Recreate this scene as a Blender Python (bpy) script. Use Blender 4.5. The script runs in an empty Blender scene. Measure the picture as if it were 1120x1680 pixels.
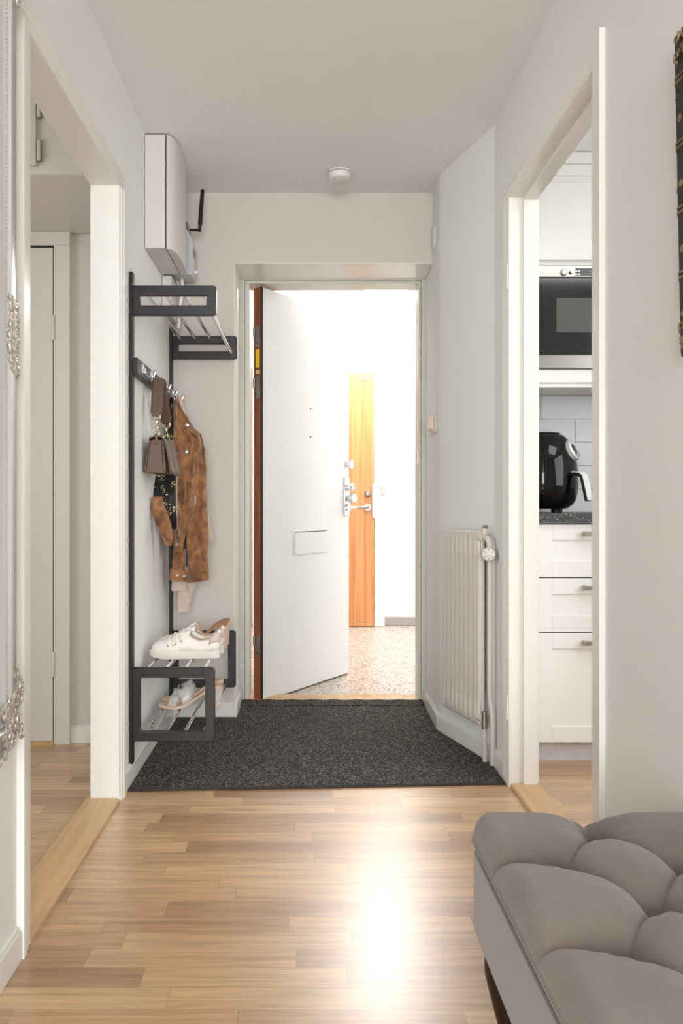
import bpy, bmesh, math, random
from mathutils import Vector, Matrix
random.seed(7)
C = bpy.context.scene.collection
PI = math.pi

# ------------------------------------------------------------------ camera, world, lights
F, CX, CY, H = 1344.0, 502.0, 830.0, 0.967
cam_d = bpy.data.cameras.new('camera'); cam = bpy.data.objects.new('camera', cam_d); C.objects.link(cam)
cam_d.sensor_fit = 'VERTICAL'; cam_d.sensor_height = 36.0; cam_d.lens = F/1680*36
cam_d.shift_x = (560-CX)/1680; cam_d.shift_y = -(840-CY)/1680
cam_d.clip_start = 0.05
cam.location = (0, 0, H); cam.rotation_euler = (PI/2, 0, 0)
bpy.context.scene.camera = cam
vs = bpy.context.scene.view_settings
vs.view_transform = 'Standard'; vs.look = 'None'; vs.gamma = 1; vs.use_curve_mapping = False; vs.exposure = 0.22
w = bpy.data.worlds.new('world'); bpy.context.scene.world = w; w.use_nodes = True
w.node_tree.nodes['Background'].inputs[0].default_value = (0.85, 0.92, 1, 1)
w.node_tree.nodes['Background'].inputs[1].default_value = 0.5

def area(name, loc, target, sx, sy, power, col=(1, 1, 1)):
    d = bpy.data.lights.new(name, 'AREA'); d.shape = 'RECTANGLE'; d.size = sx; d.size_y = sy
    d.energy = power; d.color = col
    o = bpy.data.objects.new(name, d); C.objects.link(o); o.location = loc
    v = Vector(target)-Vector(loc); o.rotation_euler = v.to_track_quat('-Z', 'Y').to_euler()
    return o
area('living_room_window_light', (0.3, -3.6, 1.45), (0.0, 4, 1.35), 3.2, 1.7, 235, (0.93, 0.965, 1))
area('living_room_side_fill_light', (-2.4, -1.9, 1.25), (0.9, 2.2, 0.8), 1.6, 1.4, 62, (0.93, 0.965, 1))  # fill added behind left to brighten the right wall and ottoman
area('stairwell_ceiling_light', (0.9, 5.3, 2.55), (0.9, 5.3, 0), 1.6, 1.4, 24, (1, 0.985, 0.96))
area('stairwell_window_light', (2.45, 5.4, 1.6), (0, 5.2, 1.1), 1.6, 1.6, 9, (1, 0.98, 0.95))
area('kitchen_window_light', (2.55, 1.8, 1.5), (1.0, 2.9, 1.1), 1.8, 1.4, 30, (0.92, 0.96, 1))
area('kitchen_ceiling_light', (1.6, 1.9, 2.36), (1.6, 1.9, 0), 0.8, 0.8, 10, (1, 0.985, 0.97))
area('side_room_fill_light', (-2.5, 1.7, 1.4), (-0.9, 2.6, 1.0), 1.2, 1.2, 20, (0.95, 0.97, 1))  # weak fill lamp added inside the closed side room

# ------------------------------------------------------------------ helpers
def lin(c):
    return tuple(((v/255)/12.92 if v/255 <= 0.04045 else ((v/255+0.055)/1.055)**2.4) for v in c)
def P(px, py, Y):
    return Vector(((px-CX)*Y/F, Y, H+(CY-py)*Y/F))

class MB:
    def __init__(s): s.v = []; s.f = []; s.m = []
    def add(s, vs, fs):
        b = len(s.v); s.v += [tuple(x) for x in vs]; s.f += [tuple(i+b for i in f) for f in fs]; return s
    def box(s, x0, x1, y0, y1, z0, z1):
        return s.add([(x0,y0,z0),(x1,y0,z0),(x1,y1,z0),(x0,y1,z0),(x0,y0,z1),(x1,y0,z1),(x1,y1,z1),(x0,y1,z1)],
                     [(0,3,2,1),(4,5,6,7),(0,1,5,4),(1,2,6,5),(2,3,7,6),(3,0,4,7)])
    def obox(s, o, a, b, c):      # oriented box from corner o with edge vectors a, b, c
        o, a, b, c = map(Vector, (o, a, b, c))
        if a.cross(b).dot(c) < 0: a, b = b, a
        return s.add([o, o+a, o+a+b, o+b, o+c, o+a+c, o+a+b+c, o+b+c],
                     [(0,3,2,1),(4,5,6,7),(0,1,5,4),(1,2,6,5),(2,3,7,6),(3,0,4,7)])
    def prism(s, poly, z0, z1, plane='xy'):
        n = len(poly)
        A = sum(poly[i][0]*poly[(i+1)%n][1]-poly[(i+1)%n][0]*poly[i][1] for i in range(n))
        if A < 0: poly = poly[::-1]
        if plane == 'xy': mk = lambda p, h: (p[0], p[1], h)
        elif plane == 'xz': mk = lambda p, h: (p[0], h, p[1])
        else: mk = lambda p, h: (h, p[0], p[1])
        vs = [mk(p, z0) for p in poly]+[mk(p, z1) for p in poly]
        fs = [tuple(range(n))[::-1], tuple(range(n, 2*n))]+[(i, (i+1)%n, n+(i+1)%n, n+i) for i in range(n)]
        if plane == 'xz': fs = [f[::-1] for f in fs]
        return s.add(vs, fs)
    def tube(s, pts, r, seg=10, closed=False):
        pts = [Vector(p) for p in pts]; n = len(pts)
        rs = r if isinstance(r, (list, tuple)) else [r]*n
        up = None; vs = []
        for i, p in enumerate(pts):
            if closed: t = (pts[(i+1)%n]-pts[i-1])
            else: t = pts[min(i+1, n-1)]-pts[max(i-1, 0)]
            t.normalize()
            if up is None:
                up = t.orthogonal().normalized()
            else:
                up = (up-t*up.dot(t)); up = up.normalized() if up.length > 1e-6 else t.orthogonal().normalized()
            q = t.cross(up)
            for k in range(seg):
                a = 2*PI*k/seg; vs.append(p+(up*math.cos(a)+q*math.sin(a))*rs[i])
        fs = []
        for i in range(n if closed else n-1):
            j = (i+1) % n
            for k in range(seg):
                fs.append((i*seg+k, i*seg+(k+1)%seg, j*seg+(k+1)%seg, j*seg+k))
        if not closed: fs += [tuple(range(seg))[::-1], tuple((n-1)*seg+k for k in range(seg))]
        return s.add(vs, fs)
    def lathe(s, prof, c=(0,0,0), axis=(0,0,1), seg=32):   # prof: (radius, height) along axis
        ax = Vector(axis).normalized(); u = ax.orthogonal().normalized(); q = ax.cross(u); c = Vector(c)
        vs = []; n = len(prof)
        for r, h in prof:
            for k in range(seg):
                a = 2*PI*k/seg; vs.append(c+ax*h+(u*math.cos(a)+q*math.sin(a))*r)
        fs = [(i*seg+k, i*seg+(k+1)%seg, (i+1)*seg+(k+1)%seg, (i+1)*seg+k) for i in range(n-1) for k in range(seg)]
        fs += [tuple(range(seg))[::-1], tuple((n-1)*seg+k for k in range(seg))]
        return s.add(vs, fs)
    def loft(s, rings, cap=True):
        n = len(rings[0]); vs = [p for r in rings for p in r]
        fs = [(i*n+k, i*n+(k+1)%n, (i+1)*n+(k+1)%n, (i+1)*n+k) for i in range(len(rings)-1) for k in range(n)]
        if cap: fs += [tuple(range(n))[::-1], tuple((len(rings)-1)*n+k for k in range(n))]
        return s.add(vs, fs)
    def sheet(s, rows):           # open grid of points
        n = len(rows[0]); vs = [p for r in rows for p in r]
        fs = [(i*n+k, i*n+k+1, (i+1)*n+k+1, (i+1)*n+k) for i in range(len(rows)-1) for k in range(n-1)]
        return s.add(vs, fs)
    def ball(s, c, r, seg=10, sz=1.0):
        pr = [(r*math.sin(PI*i/(seg-1))+1e-5, -r*sz*math.cos(PI*i/(seg-1))) for i in range(seg)]
        return s.lathe(pr, c, (0, 0, 1), seg)
    def build(s, name, mat, parent=None, smooth=False, bevel=0, solid=0, sub=0, angle=35, label=None, bseg=2):
        me = bpy.data.meshes.new(name)
        off = Vector(ORG.get(parent.name, (0,0,0))) if parent else Vector((0,0,0))
        me.from_pydata([tuple(Vector(p)-off) for p in s.v], [], s.f); me.update()
        bm = bmesh.new(); bm.from_mesh(me); bmesh.ops.recalc_face_normals(bm, faces=bm.faces); bm.to_mesh(me); bm.free()
        o = bpy.data.objects.new(name, me); C.objects.link(o)
        if parent: o.parent = parent; ORG[o.name] = off
        if mat: me.materials.append(mat)
        if solid:
            md = o.modifiers.new('solid', 'SOLIDIFY'); md.thickness = solid; md.offset = 0
        if sub:
            md = o.modifiers.new('sub', 'SUBSURF'); md.levels = sub; md.render_levels = sub
        if bevel:
            md = o.modifiers.new('bevel', 'BEVEL'); md.width = bevel; md.segments = bseg; md.limit_method = 'ANGLE'; md.angle_limit = math.radians(40)
        if smooth or bevel or sub:
            for p in me.polygons: p.use_smooth = True
            try: me.set_sharp_from_angle(angle=math.radians(angle))
            except Exception: pass
        if label: o['label'] = label
        return o
ORG = {}
def empty(name, loc, label=None, cat=None, group=None, kind=None):
    o = bpy.data.objects.new(name, None); C.objects.link(o); o.location = loc; o.empty_display_size = 0.05
    ORG[o.name] = tuple(loc)
    return tag(o, label, cat, group, kind)
def tag(o, label=None, cat=None, group=None, kind=None):
    if label: o['label'] = label
    if cat: o['category'] = cat
    if group: o['group'] = group
    if kind: o['kind'] = kind
    return o
def struct(o, label=None):
    o['kind'] = 'structure'
    if label: o['label'] = label
    return o
def copy_tree(o, parent=None, off=None):
    c = o.copy(); C.objects.link(c)
    if parent: c.parent = parent
    for ch in o.children: copy_tree(ch, c)
    return c

# ------------------------------------------------------------------ materials
def nt(name):
    m = bpy.data.materials.new(name); m.use_nodes = True
    return m, m.node_tree.nodes, m.node_tree.links, m.node_tree.nodes['Principled BSDF']
def mat(name, col, rough=0.5, metal=0.0, bump=0.0, bscale=50.0, var=0.0, vscale=8.0, spec=0.5, coat=0, sheen=0, stretch=(1,1,1), trans=0, ior=1.45, emit=0, alpha=1):
    m, N, L, b = nt(name)
    c = lin(col)
    b.inputs['Base Color'].default_value = (*c, 1); b.inputs['Roughness'].default_value = rough
    b.inputs['Metallic'].default_value = metal; b.inputs['Specular IOR Level'].default_value = spec
    b.inputs['Coat Weight'].default_value = coat; b.inputs['Sheen Weight'].default_value = sheen
    b.inputs['Alpha'].default_value = alpha; b.inputs['Transmission Weight'].default_value = trans; b.inputs['IOR'].default_value = ior
    if bump or var:
        tc = N.new('ShaderNodeTexCoord'); mp = N.new('ShaderNodeMapping'); mp.inputs['Scale'].default_value = stretch
        L.new(tc.outputs['Object'], mp.inputs[0])
    if bump:
        n = N.new('ShaderNodeTexNoise'); n.inputs['Scale'].default_value = bscale; n.inputs['Detail'].default_value = 4
        L.new(mp.outputs[0], n.inputs['Vector'])
        bp = N.new('ShaderNodeBump'); bp.inputs['Strength'].default_value = bump; bp.inputs['Distance'].default_value = 0.002
        L.new(n.outputs['Fac'], bp.inputs['Height']); L.new(bp.outputs[0], b.inputs['Normal'])
    if var:
        n = N.new('ShaderNodeTexNoise'); n.inputs['Scale'].default_value = vscale; n.inputs['Detail'].default_value = 6
        L.new(mp.outputs[0], n.inputs['Vector'])
        r = N.new('ShaderNodeValToRGB'); r.color_ramp.elements[0].position = 0.3; r.color_ramp.elements[1].position = 0.7
        r.color_ramp.elements[0].color = (*[x*(1-var) for x in c], 1); r.color_ramp.elements[1].color = (*[min(1, x*(1+var)) for x in c], 1)
        L.new(n.outputs['Fac'], r.inputs[0]); L.new(r.outputs[0], b.inputs['Base Color'])
    return m

def math_node(N, L, op, a, b=None):
    n = N.new('ShaderNodeMath'); n.operation = op
    for i, x in enumerate((a, b)):
        if x is None: continue
        if isinstance(x, (int, float)): n.inputs[i].default_value = x
        else: L.new(x, n.inputs[i])
    return n.outputs[0]

def parquet(name, stops, row=0.0715, length=0.46, rough=0.32, along='x'):
    m, N, L, b = nt(name)
    tc = N.new('ShaderNodeTexCoord'); sp = N.new('ShaderNodeSeparateXYZ'); L.new(tc.outputs['Object'], sp.inputs[0])
    X, Y = (sp.outputs[0], sp.outputs[1]) if along == 'x' else (sp.outputs[1], sp.outputs[0])
    yr = math_node(N, L, 'DIVIDE', Y, row); ri = math_node(N, L, 'FLOOR', yr)
    wn = N.new('ShaderNodeTexWhiteNoise'); wn.noise_dimensions = '1D'; L.new(ri, wn.inputs['W'])
    ln = math_node(N, L, 'ADD', math_node(N, L, 'MULTIPLY', wn.outputs['Value'], 0.16), length-0.08)
    off = math_node(N, L, 'MULTIPLY', wn.outputs['Value'], 7.3)
    xr = math_node(N, L, 'ADD', math_node(N, L, 'DIVIDE', X, ln), off); xi = math_node(N, L, 'FLOOR', xr)
    cb = N.new('ShaderNodeCombineXYZ'); L.new(xi, cb.inputs[0]); L.new(ri, cb.inputs[1])
    w2 = N.new('ShaderNodeTexWhiteNoise'); w2.noise_dimensions = '2D'; L.new(cb.outputs[0], w2.inputs['Vector'])
    ramp = N.new('ShaderNodeValToRGB'); e = ramp.color_ramp.elements
    e[0].position = 0; e[0].color = (*lin(stops[0]), 1); e[1].position = 1; e[1].color = (*lin(stops[-1]), 1)
    for i, s_ in enumerate(stops[1:-1]):
        k = e.new((i+1)/(len(stops)-1)); k.color = (*lin(s_), 1)
    L.new(w2.outputs['Value'], ramp.inputs[0])
    # grain
    gv = N.new('ShaderNodeCombineXYZ')
    L.new(math_node(N, L, 'ADD', math_node(N, L, 'MULTIPLY', X, 2.2), math_node(N, L, 'MULTIPLY', w2.outputs['Value'], 31)), gv.inputs[0])
    L.new(math_node(N, L, 'MULTIPLY', Y, 38), gv.inputs[1])
    g = N.new('ShaderNodeTexNoise'); g.inputs['Scale'].default_value = 1.6; g.inputs['Detail'].default_value = 7; g.inputs['Roughness'].default_value = 0.62
    g.inputs['Distortion'].default_value = 0.5
    L.new(gv.outputs[0], g.inputs['Vector'])
    gr = N.new('ShaderNodeValToRGB'); gr.color_ramp.elements[0].position = 0.34; gr.color_ramp.elements[0].color = (0.62, 0.54, 0.45, 1)
    gr.color_ramp.elements[1].position = 0.66; gr.color_ramp.elements[1].color = (1.1, 1.08, 1.05, 1)
    L.new(g.outputs['Fac'], gr.inputs[0])
    mx = N.new('ShaderNodeMix'); mx.data_type = 'RGBA'; mx.blend_type = 'MULTIPLY'; mx.inputs['Factor'].default_value = 0.85
    L.new(ramp.outputs[0], mx.inputs[6]); L.new(gr.outputs[0], mx.inputs[7])
    # seams
    fy = math_node(N, L, 'FRACT', yr); fx = math_node(N, L, 'FRACT', xr)
    sy = math_node(N, L, 'MINIMUM', fy, math_node(N, L, 'SUBTRACT', 1.0, fy))
    sx = math_node(N, L, 'MULTIPLY', math_node(N, L, 'MINIMUM', fx, math_node(N, L, 'SUBTRACT', 1.0, fx)), length/row)
    sm = math_node(N, L, 'LESS_THAN', math_node(N, L, 'MINIMUM', sx, sy), 0.009)
    m2 = N.new('ShaderNodeMix'); m2.data_type = 'RGBA'; m2.blend_type = 'MULTIPLY'
    L.new(math_node(N, L, 'MULTIPLY', sm, 0.7), m2.inputs['Factor']); L.new(mx.outputs[2], m2.inputs[6]); m2.inputs[7].default_value = (0.45, 0.35, 0.25, 1)
    L.new(m2.outputs[2], b.inputs['Base Color'])
    b.inputs['Roughness'].default_value = rough; b.inputs['Coat Weight'].default_value = 0.8; b.inputs['Coat Roughness'].default_value = 0.33
    bp = N.new('ShaderNodeBump'); bp.inputs['Strength'].default_value = 0.10; bp.inputs['Distance'].default_value = 0.001
    L.new(g.outputs['Fac'], bp.inputs['Height']); L.new(bp.outputs[0], b.inputs['Normal'])
    return m

def woodgrain(name, c0, c1, sc=(1, 1, 1), rough=0.4, dist=1.2):
    m, N, L, b = nt(name)
    tc = N.new('ShaderNodeTexCoord'); mp = N.new('ShaderNodeMapping'); mp.inputs['Scale'].default_value = sc
    L.new(tc.outputs['Object'], mp.inputs[0])
    n = N.new('ShaderNodeTexNoise'); n.inputs['Scale'].default_value = 1; n.inputs['Detail'].default_value = 6; n.inputs['Distortion'].default_value = dist
    L.new(mp.outputs[0], n.inputs['Vector'])
    r = N.new('ShaderNodeValToRGB'); r.color_ramp.elements[0].position = 0.35; r.color_ramp.elements[1].position = 0.65
    r.color_ramp.elements[0].color = (*lin(c0), 1); r.color_ramp.elements[1].color = (*lin(c1), 1)
    L.new(n.outputs['Fac'], r.inputs[0]); L.new(r.outputs[0], b.inputs['Base Color']); b.inputs['Roughness'].default_value = rough
    return m

def speckle(name, base, spots, scale=300, thr=0.5, rough=0.5, detail=2, coords='Object', bump=0.0, ribs=0, wd=0.12):
    m, N, L, b = nt(name)
    tc = N.new('ShaderNodeTexCoord')
    n = N.new('ShaderNodeTexNoise'); n.inputs['Scale'].default_value = scale; n.inputs['Detail'].default_value = detail
    L.new(tc.outputs[coords], n.inputs['Vector'])
    r = N.new('ShaderNodeValToRGB'); e = r.color_ramp.elements
    e[0].position = thr-wd; e[0].color = (*lin(base), 1); e[1].position = thr+wd; e[1].color = (*lin(spots), 1)
    L.new(n.outputs['Fac'], r.inputs[0]); L.new(r.outputs[0], b.inputs['Base Color']); b.inputs['Roughness'].default_value = rough
    if bump:
        bp = N.new('ShaderNodeBump'); bp.inputs['Strength'].default_value = bump; bp.inputs['Distance'].default_value = 0.004
        h = n.outputs['Fac']
        if ribs:
            sp = N.new('ShaderNodeSeparateXYZ'); L.new(tc.outputs['Object'], sp.inputs[0])
            s_ = math_node(N, L, 'SINE', math_node(N, L, 'MULTIPLY', sp.outputs[1], 2*PI/ribs))
            h = math_node(N, L, 'ADD', h, math_node(N, L, 'MULTIPLY', s_, 0.45))
        L.new(h, bp.inputs['Height']); L.new(bp.outputs[0], b.inputs['Normal'])
    return m

def terrazzo():
    m, N, L, b = nt('terrazzo')
    tc = N.new('ShaderNodeTexCoord'); v = N.new('ShaderNodeTexVoronoi'); v.inputs['Scale'].default_value = 110
    L.new(tc.outputs['Object'], v.inputs['Vector'])
    sp = N.new('ShaderNodeSeparateColor'); L.new(v.outputs['Color'], sp.inputs[0])
    r = N.new('ShaderNodeValToRGB'); r.color_ramp.interpolation = 'CONSTANT'; e = r.color_ramp.elements
    e[0].color = (*lin((196, 184, 174)), 1); e[1].position = 0.45; e[1].color = (*lin((160, 146, 136)), 1)
    for p, c in ((0.62, (222, 214, 206)), (0.78, (120, 108, 100)), (0.86, (206, 190, 178)), (0.95, (90, 82, 78))):
        k = e.new(p); k.color = (*lin(c), 1)
    L.new(sp.outputs[0], r.inputs[0]); L.new(r.outputs[0], b.inputs['Base Color']); b.inputs['Roughness'].default_value = 0.32
    return m

def tiles():
    m, N, L, b = nt('tiles')
    tc = N.new('ShaderNodeTexCoord'); mp = N.new('ShaderNodeMapping'); mp.inputs['Rotation'].default_value = (-PI/2, 0, 0)
    sp = N.new('ShaderNodeSeparateXYZ'); L.new(tc.outputs['Object'], sp.inputs[0])
    cb = N.new('ShaderNodeCombineXYZ')
    L.new(math_node(N, L, 'SUBTRACT', sp.outputs[0], 1.1635), cb.inputs[0]); L.new(math_node(N, L, 'SUBTRACT', sp.outputs[2], 0.9396-0.1008*2), cb.inputs[1])
    bt = N.new('ShaderNodeTexBrick'); L.new(cb.outputs[0], bt.inputs['Vector'])
    bt.inputs['Scale'].default_value = 1; bt.inputs['Brick Width'].default_value = 0.298; bt.inputs['Row Height'].default_value = 0.1008
    bt.inputs['Mortar Size'].default_value = 0.0022; bt.inputs['Mortar Smooth'].default_value = 0.2; bt.inputs['Bias'].default_value = 0
    bt.offset = 0.5
    bt.inputs['Color1'].default_value = (*lin((205, 206, 207)), 1); bt.inputs['Color2'].default_value = (*lin((205, 206, 207)), 1)
    bt.inputs['Mortar'].default_value = (*lin((150, 149, 146)), 1)
    L.new(bt.outputs['Color'], b.inputs['Base Color']); b.inputs['Roughness'].default_value = 0.25
    bp = N.new('ShaderNodeBump'); bp.invert = True; bp.inputs['Strength'].default_value = 0.5; bp.inputs['Distance'].default_value = 0.002
    L.new(bt.outputs['Fac'], bp.inputs['Height']); L.new(bp.outputs[0], b.inputs['Normal'])
    return m

def floral():
    m, N, L, b = nt('floral_lining')
    tc = N.new('ShaderNodeTexCoord')
    n1 = N.new('ShaderNodeTexNoise'); n1.inputs['Scale'].default_value = 28; n1.inputs['Detail'].default_value = 1
    v = N.new('ShaderNodeTexVoronoi'); v.inputs['Scale'].default_value = 130
    L.new(tc.outputs['Object'], n1.inputs['Vector']); L.new(tc.outputs['Object'], v.inputs['Vector'])
    a = math_node(N, L, 'LESS_THAN', v.outputs['Distance'], 0.42)
    c = math_node(N, L, 'GREATER_THAN', n1.outputs['Fac'], 0.535)
    mx = N.new('ShaderNodeMix'); mx.data_type = 'RGBA'; L.new(math_node(N, L, 'MULTIPLY', a, c), mx.inputs['Factor'])
    mx.inputs[6].default_value = (*lin((20, 18, 18)), 1); mx.inputs[7].default_value = (*lin((196, 182, 140)), 1)
    L.new(mx.outputs[2], b.inputs['Base Color']); b.inputs['Roughness'].default_value = 0.6
    return m

def suede():
    m, N, L, b = nt('suede')
    tc = N.new('ShaderNodeTexCoord')
    n = N.new('ShaderNodeTexNoise'); n.inputs['Scale'].default_value = 14; n.inputs['Detail'].default_value = 6; n.inputs['Roughness'].default_value = 0.6
    n.inputs['Distortion'].default_value = 0.6
    L.new(tc.outputs['Object'], n.inputs['Vector'])
    r = N.new('ShaderNodeValToRGB'); e = r.color_ramp.elements
    e[0].position = 0.34; e[0].color = (*lin((98, 61, 33)), 1); e[1].position = 0.68; e[1].color = (*lin((174, 122, 76)), 1)
    L.new(n.outputs['Fac'], r.inputs[0]); L.new(r.outputs[0], b.inputs['Base Color'])
    b.inputs['Roughness'].default_value = 0.8; b.inputs['Sheen Weight'].default_value = 0.25
    f = N.new('ShaderNodeTexNoise'); f.inputs['Scale'].default_value = 45; f.inputs['Detail'].default_value = 3
    L.new(tc.outputs['Object'], f.inputs['Vector'])
    bp = N.new('ShaderNodeBump'); bp.inputs['Strength'].default_value = 0.35; bp.inputs['Distance'].default_value = 0.006
    L.new(f.outputs['Fac'], bp.inputs['Height']); L.new(bp.outputs[0], b.inputs['Normal'])
    return m

M = dict(
    wall=mat('wall_paint', (234, 234, 232), 0.75, bump=0.10, bscale=60, stretch=(1, 1, 0.25)),
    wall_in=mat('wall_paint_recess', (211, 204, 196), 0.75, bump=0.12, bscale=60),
    ceil=mat('ceiling_paint', (238, 239, 238), 0.85, bump=0.05, bscale=200),
    trim=mat('trim_gloss_white', (232, 231, 224), 0.3),
    frame=mat('frame_greenish_white', (215, 215, 204), 0.4),
    cream=mat('old_door_paint', (214, 209, 198), 0.38),
    stair=mat('stairwell_white', (240, 240, 238), 0.8),
    white=mat('white_plastic', (232, 231, 226), 0.4),
    panel=mat('panel_offwhite', (209, 205, 199), 0.45),
    meter=mat('meter_grey', (196, 198, 200), 0.4),
    clear_grey=mat('smoky_clear_plastic', (150, 148, 146), 0.15, trans=0.5),
    black=mat('black_metal', (34, 31, 30), 0.42, bump=0.06, bscale=300),
    blackp=mat('black_plastic', (22, 22, 22), 0.45),
    chrome=mat('chrome', (225, 226, 228), 0.08, metal=1),
    steel=mat('steel', (160, 157, 150), 0.28, metal=1, bump=0.03, bscale=100),
    nickel=mat('nickel', (176, 170, 162), 0.3, metal=1),
    gold=mat('gold', (224, 207, 160), 0.2, metal=1),
    seal=mat('rubber_seal', (26, 26, 28), 0.6),
    leafw=mat('door_leaf_white', (236, 239, 240), 0.45),
    edgew=woodgrain('door_edge_wood', (120, 62, 38), (150, 84, 54), (30, 30, 3)),
    yellow=mat('yellow_sticker', (238, 196, 20), 0.5),
    tan=mat('tan_label', (212, 180, 120), 0.6),
    teak=woodgrain('orange_wood', (194, 124, 70), (222, 158, 102), (38, 4, 0.9), 0.4, 0.5),
    oak=woodgrain('oak_threshold', (192, 154, 110), (208, 172, 126), (40, 3, 8), 0.35, 0.6),
    floor=parquet('oak_parquet', [(160, 122, 86), (192, 154, 112), (206, 170, 126), (198, 160, 117), (180, 141, 101), (214, 180, 136)]),
    mat=speckle('grey_ribbed_carpet', (20, 19, 20), (116, 108, 100), 165, 0.555, 0.95, 3, bump=0.7, ribs=0.0095, wd=0.07),
    matedge=speckle('carpet_edge', (28, 27, 28), (70, 66, 64), 300, 0.5, 0.95),
    terr=terrazzo(), tile=tiles(), floral=floral(), suede=suede(),
    grout=mat('stair_skirting', (170, 166, 164), 0.5),
    rad=mat('radiator_enamel', (214, 206, 196), 0.35, bump=0.06, bscale=90),
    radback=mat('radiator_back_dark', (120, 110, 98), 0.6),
    knob=mat('thermostat_plastic', (222, 216, 206), 0.35),
    velvet=mat('taupe_velvet', (107, 98, 90), 0.8, bump=0.08, bscale=300, var=0.12, vscale=7, sheen=0.3),
    velvet2=mat('taupe_velvet_side', (104, 97, 92), 0.8, bump=0.1, bscale=400, var=0.06, vscale=5, sheen=0.4),
    darkwood=mat('dark_wood', (30, 18, 13), 0.3),
    leather=mat('brown_leather', (98, 76, 64), 0.38, bump=0.1, bscale=500),
    leatherd=mat('brown_leather_dark', (50, 36, 30), 0.5),
    knit=mat('beige_knit', (206, 188, 172), 0.95, bump=0.6, bscale=260, var=0.1, vscale=60, sheen=0.3),
    sneaker=mat('sneaker_white_leather', (232, 226, 220), 0.5, bump=0.08, bscale=120),
    sole=mat('sneaker_sole', (224, 217, 206), 0.55),
    heelpatch=mat('heel_patch_blush', (206, 186, 176), 0.7),
    lining=mat('sneaker_lining', (206, 190, 168), 0.8),
    lace=mat('lace_white', (236, 228, 220), 0.8),
    nude=mat('nude_footbed', (212, 184, 160), 0.5),
    tanbed=mat('tan_footbed', (160, 112, 78), 0.5),
    clear=mat('clear_plastic', (235, 232, 228), 0.08, alpha=0.3),
    cab=mat('cabinet_white', (240, 239, 235), 0.4),
    plinth=mat('plinth_grey', (200, 196, 196), 0.5, var=0.05, vscale=30),
    stone=speckle('speckled_worktop', (58, 60, 62), (190, 188, 176), 190, 0.70, 0.4, 1),
    glass=mat('oven_glass', (40, 41, 41), 0.08, spec=0.6),
    blackg=mat('black_gloss', (10, 10, 11), 0.06, spec=0.4),
    silverp=mat('silver_plastic', (210, 210, 210), 0.3, metal=0.3),
    disp=mat('display_dark', (60, 60, 62), 0.2),
    mirror=mat('mirror_glass', (215, 225, 222), 0.01, metal=1),
    silver=mat('silver_leaf_frame', (200, 199, 197), 0.3, metal=0.45, bump=0.1, bscale=120),
    silverd=mat('silver_frame_tarnished', (190, 182, 173), 0.35, metal=0.5, bump=0.2, bscale=200),
    goldf=mat('antique_gold', (140, 122, 92), 0.4, metal=0.5, bump=0.3, bscale=300, var=0.25, vscale=90),
    goldd=mat('dark_frame_ground', (32, 28, 26), 0.5),
    switch=mat('switch_ivory', (226, 212, 196), 0.4),
)

CEIL = 2.392
# ------------------------------------------------------------------ shell
struct(MB().box(-2.7, 2.7, -3.9, 4.0, -0.1, 0).build('floor', M['floor']), 'oak strip parquet floor')
struct(MB().box(-2.7, 2.7, -3.9, 4.14, CEIL, CEIL+0.1).build('ceiling', M['ceil']), 'flat white ceiling of the hallway')
XL, XR = -0.617, 0.705
wl = MB().box(-0.703, XL, -0.4, 1.80, 0, CEIL)
wl.box(-0.703, XL, 2.68, 4.14, 0, CEIL)
wl.box(-0.703, XL, 1.80, 2.68, 2.03, CEIL)
struct(wl.build('wall_left', M['wall']), 'white left hallway wall')
wr = MB().box(XR, 0.80, -0.4, 1.965, 0, CEIL)
wr.box(XR, 0.80, 1.965, 2.83, 2.045, CEIL)
wr.prism([(XR, 2.83), (XR, 3.064), (0.5736, 3.52), (0.585, 4.14), (0.80, 4.14), (0.80, 2.83)], 0, CEIL)
struct(wr.build('wall_right', M['wall']), 'white right hallway wall with a slanted section')
wb = MB().box(XL, -0.328, 3.733, 4.14, 0, CEIL)
wb.box(-0.328, 0.585, 3.733, 4.14, 2.075, CEIL)
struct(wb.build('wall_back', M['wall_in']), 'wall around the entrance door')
rv_ = MB().box(-0.328, -0.324, 3.732, 3.999, 0, 2.071); rv_.box(-0.328, 0.578, 3.732, 3.999, 2.071, 2.0755)
struct(rv_.build('trim_5', M['trim']), 'white painted reveal of the entrance door')
# side room (left)
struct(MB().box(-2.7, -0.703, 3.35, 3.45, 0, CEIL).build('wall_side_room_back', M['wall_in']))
struct(MB().box(-2.8, -2.7, -3.9, 3.45, 0, CEIL).build('wall_side_room_left', M['wall']))
struct(MB().box(-2.7, -0.703, 0.3, 0.4, 0, CEIL).build('wall_side_room_front', M['wall']))
# kitchen
kb = MB().box(0.80, 2.7, 3.545, 3.8, 0, CEIL)
struct(kb.build('wall_kitchen_back', M['tile']), 'kitchen wall of pale grey tiles')
struct(MB().box(2.7, 2.8, -3.9, 3.8, 0, CEIL).build('wall_kitchen_right', M['wall']))
struct(MB().box(0.80, 2.7, 0.3, 0.4, 0, CEIL).build('wall_kitchen_front', M['wall']))
# living room behind the viewer
struct(MB().box(-2.8, 2.8, -4.0, -3.9, 0, CEIL).build('wall_front', M['wall']))
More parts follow.
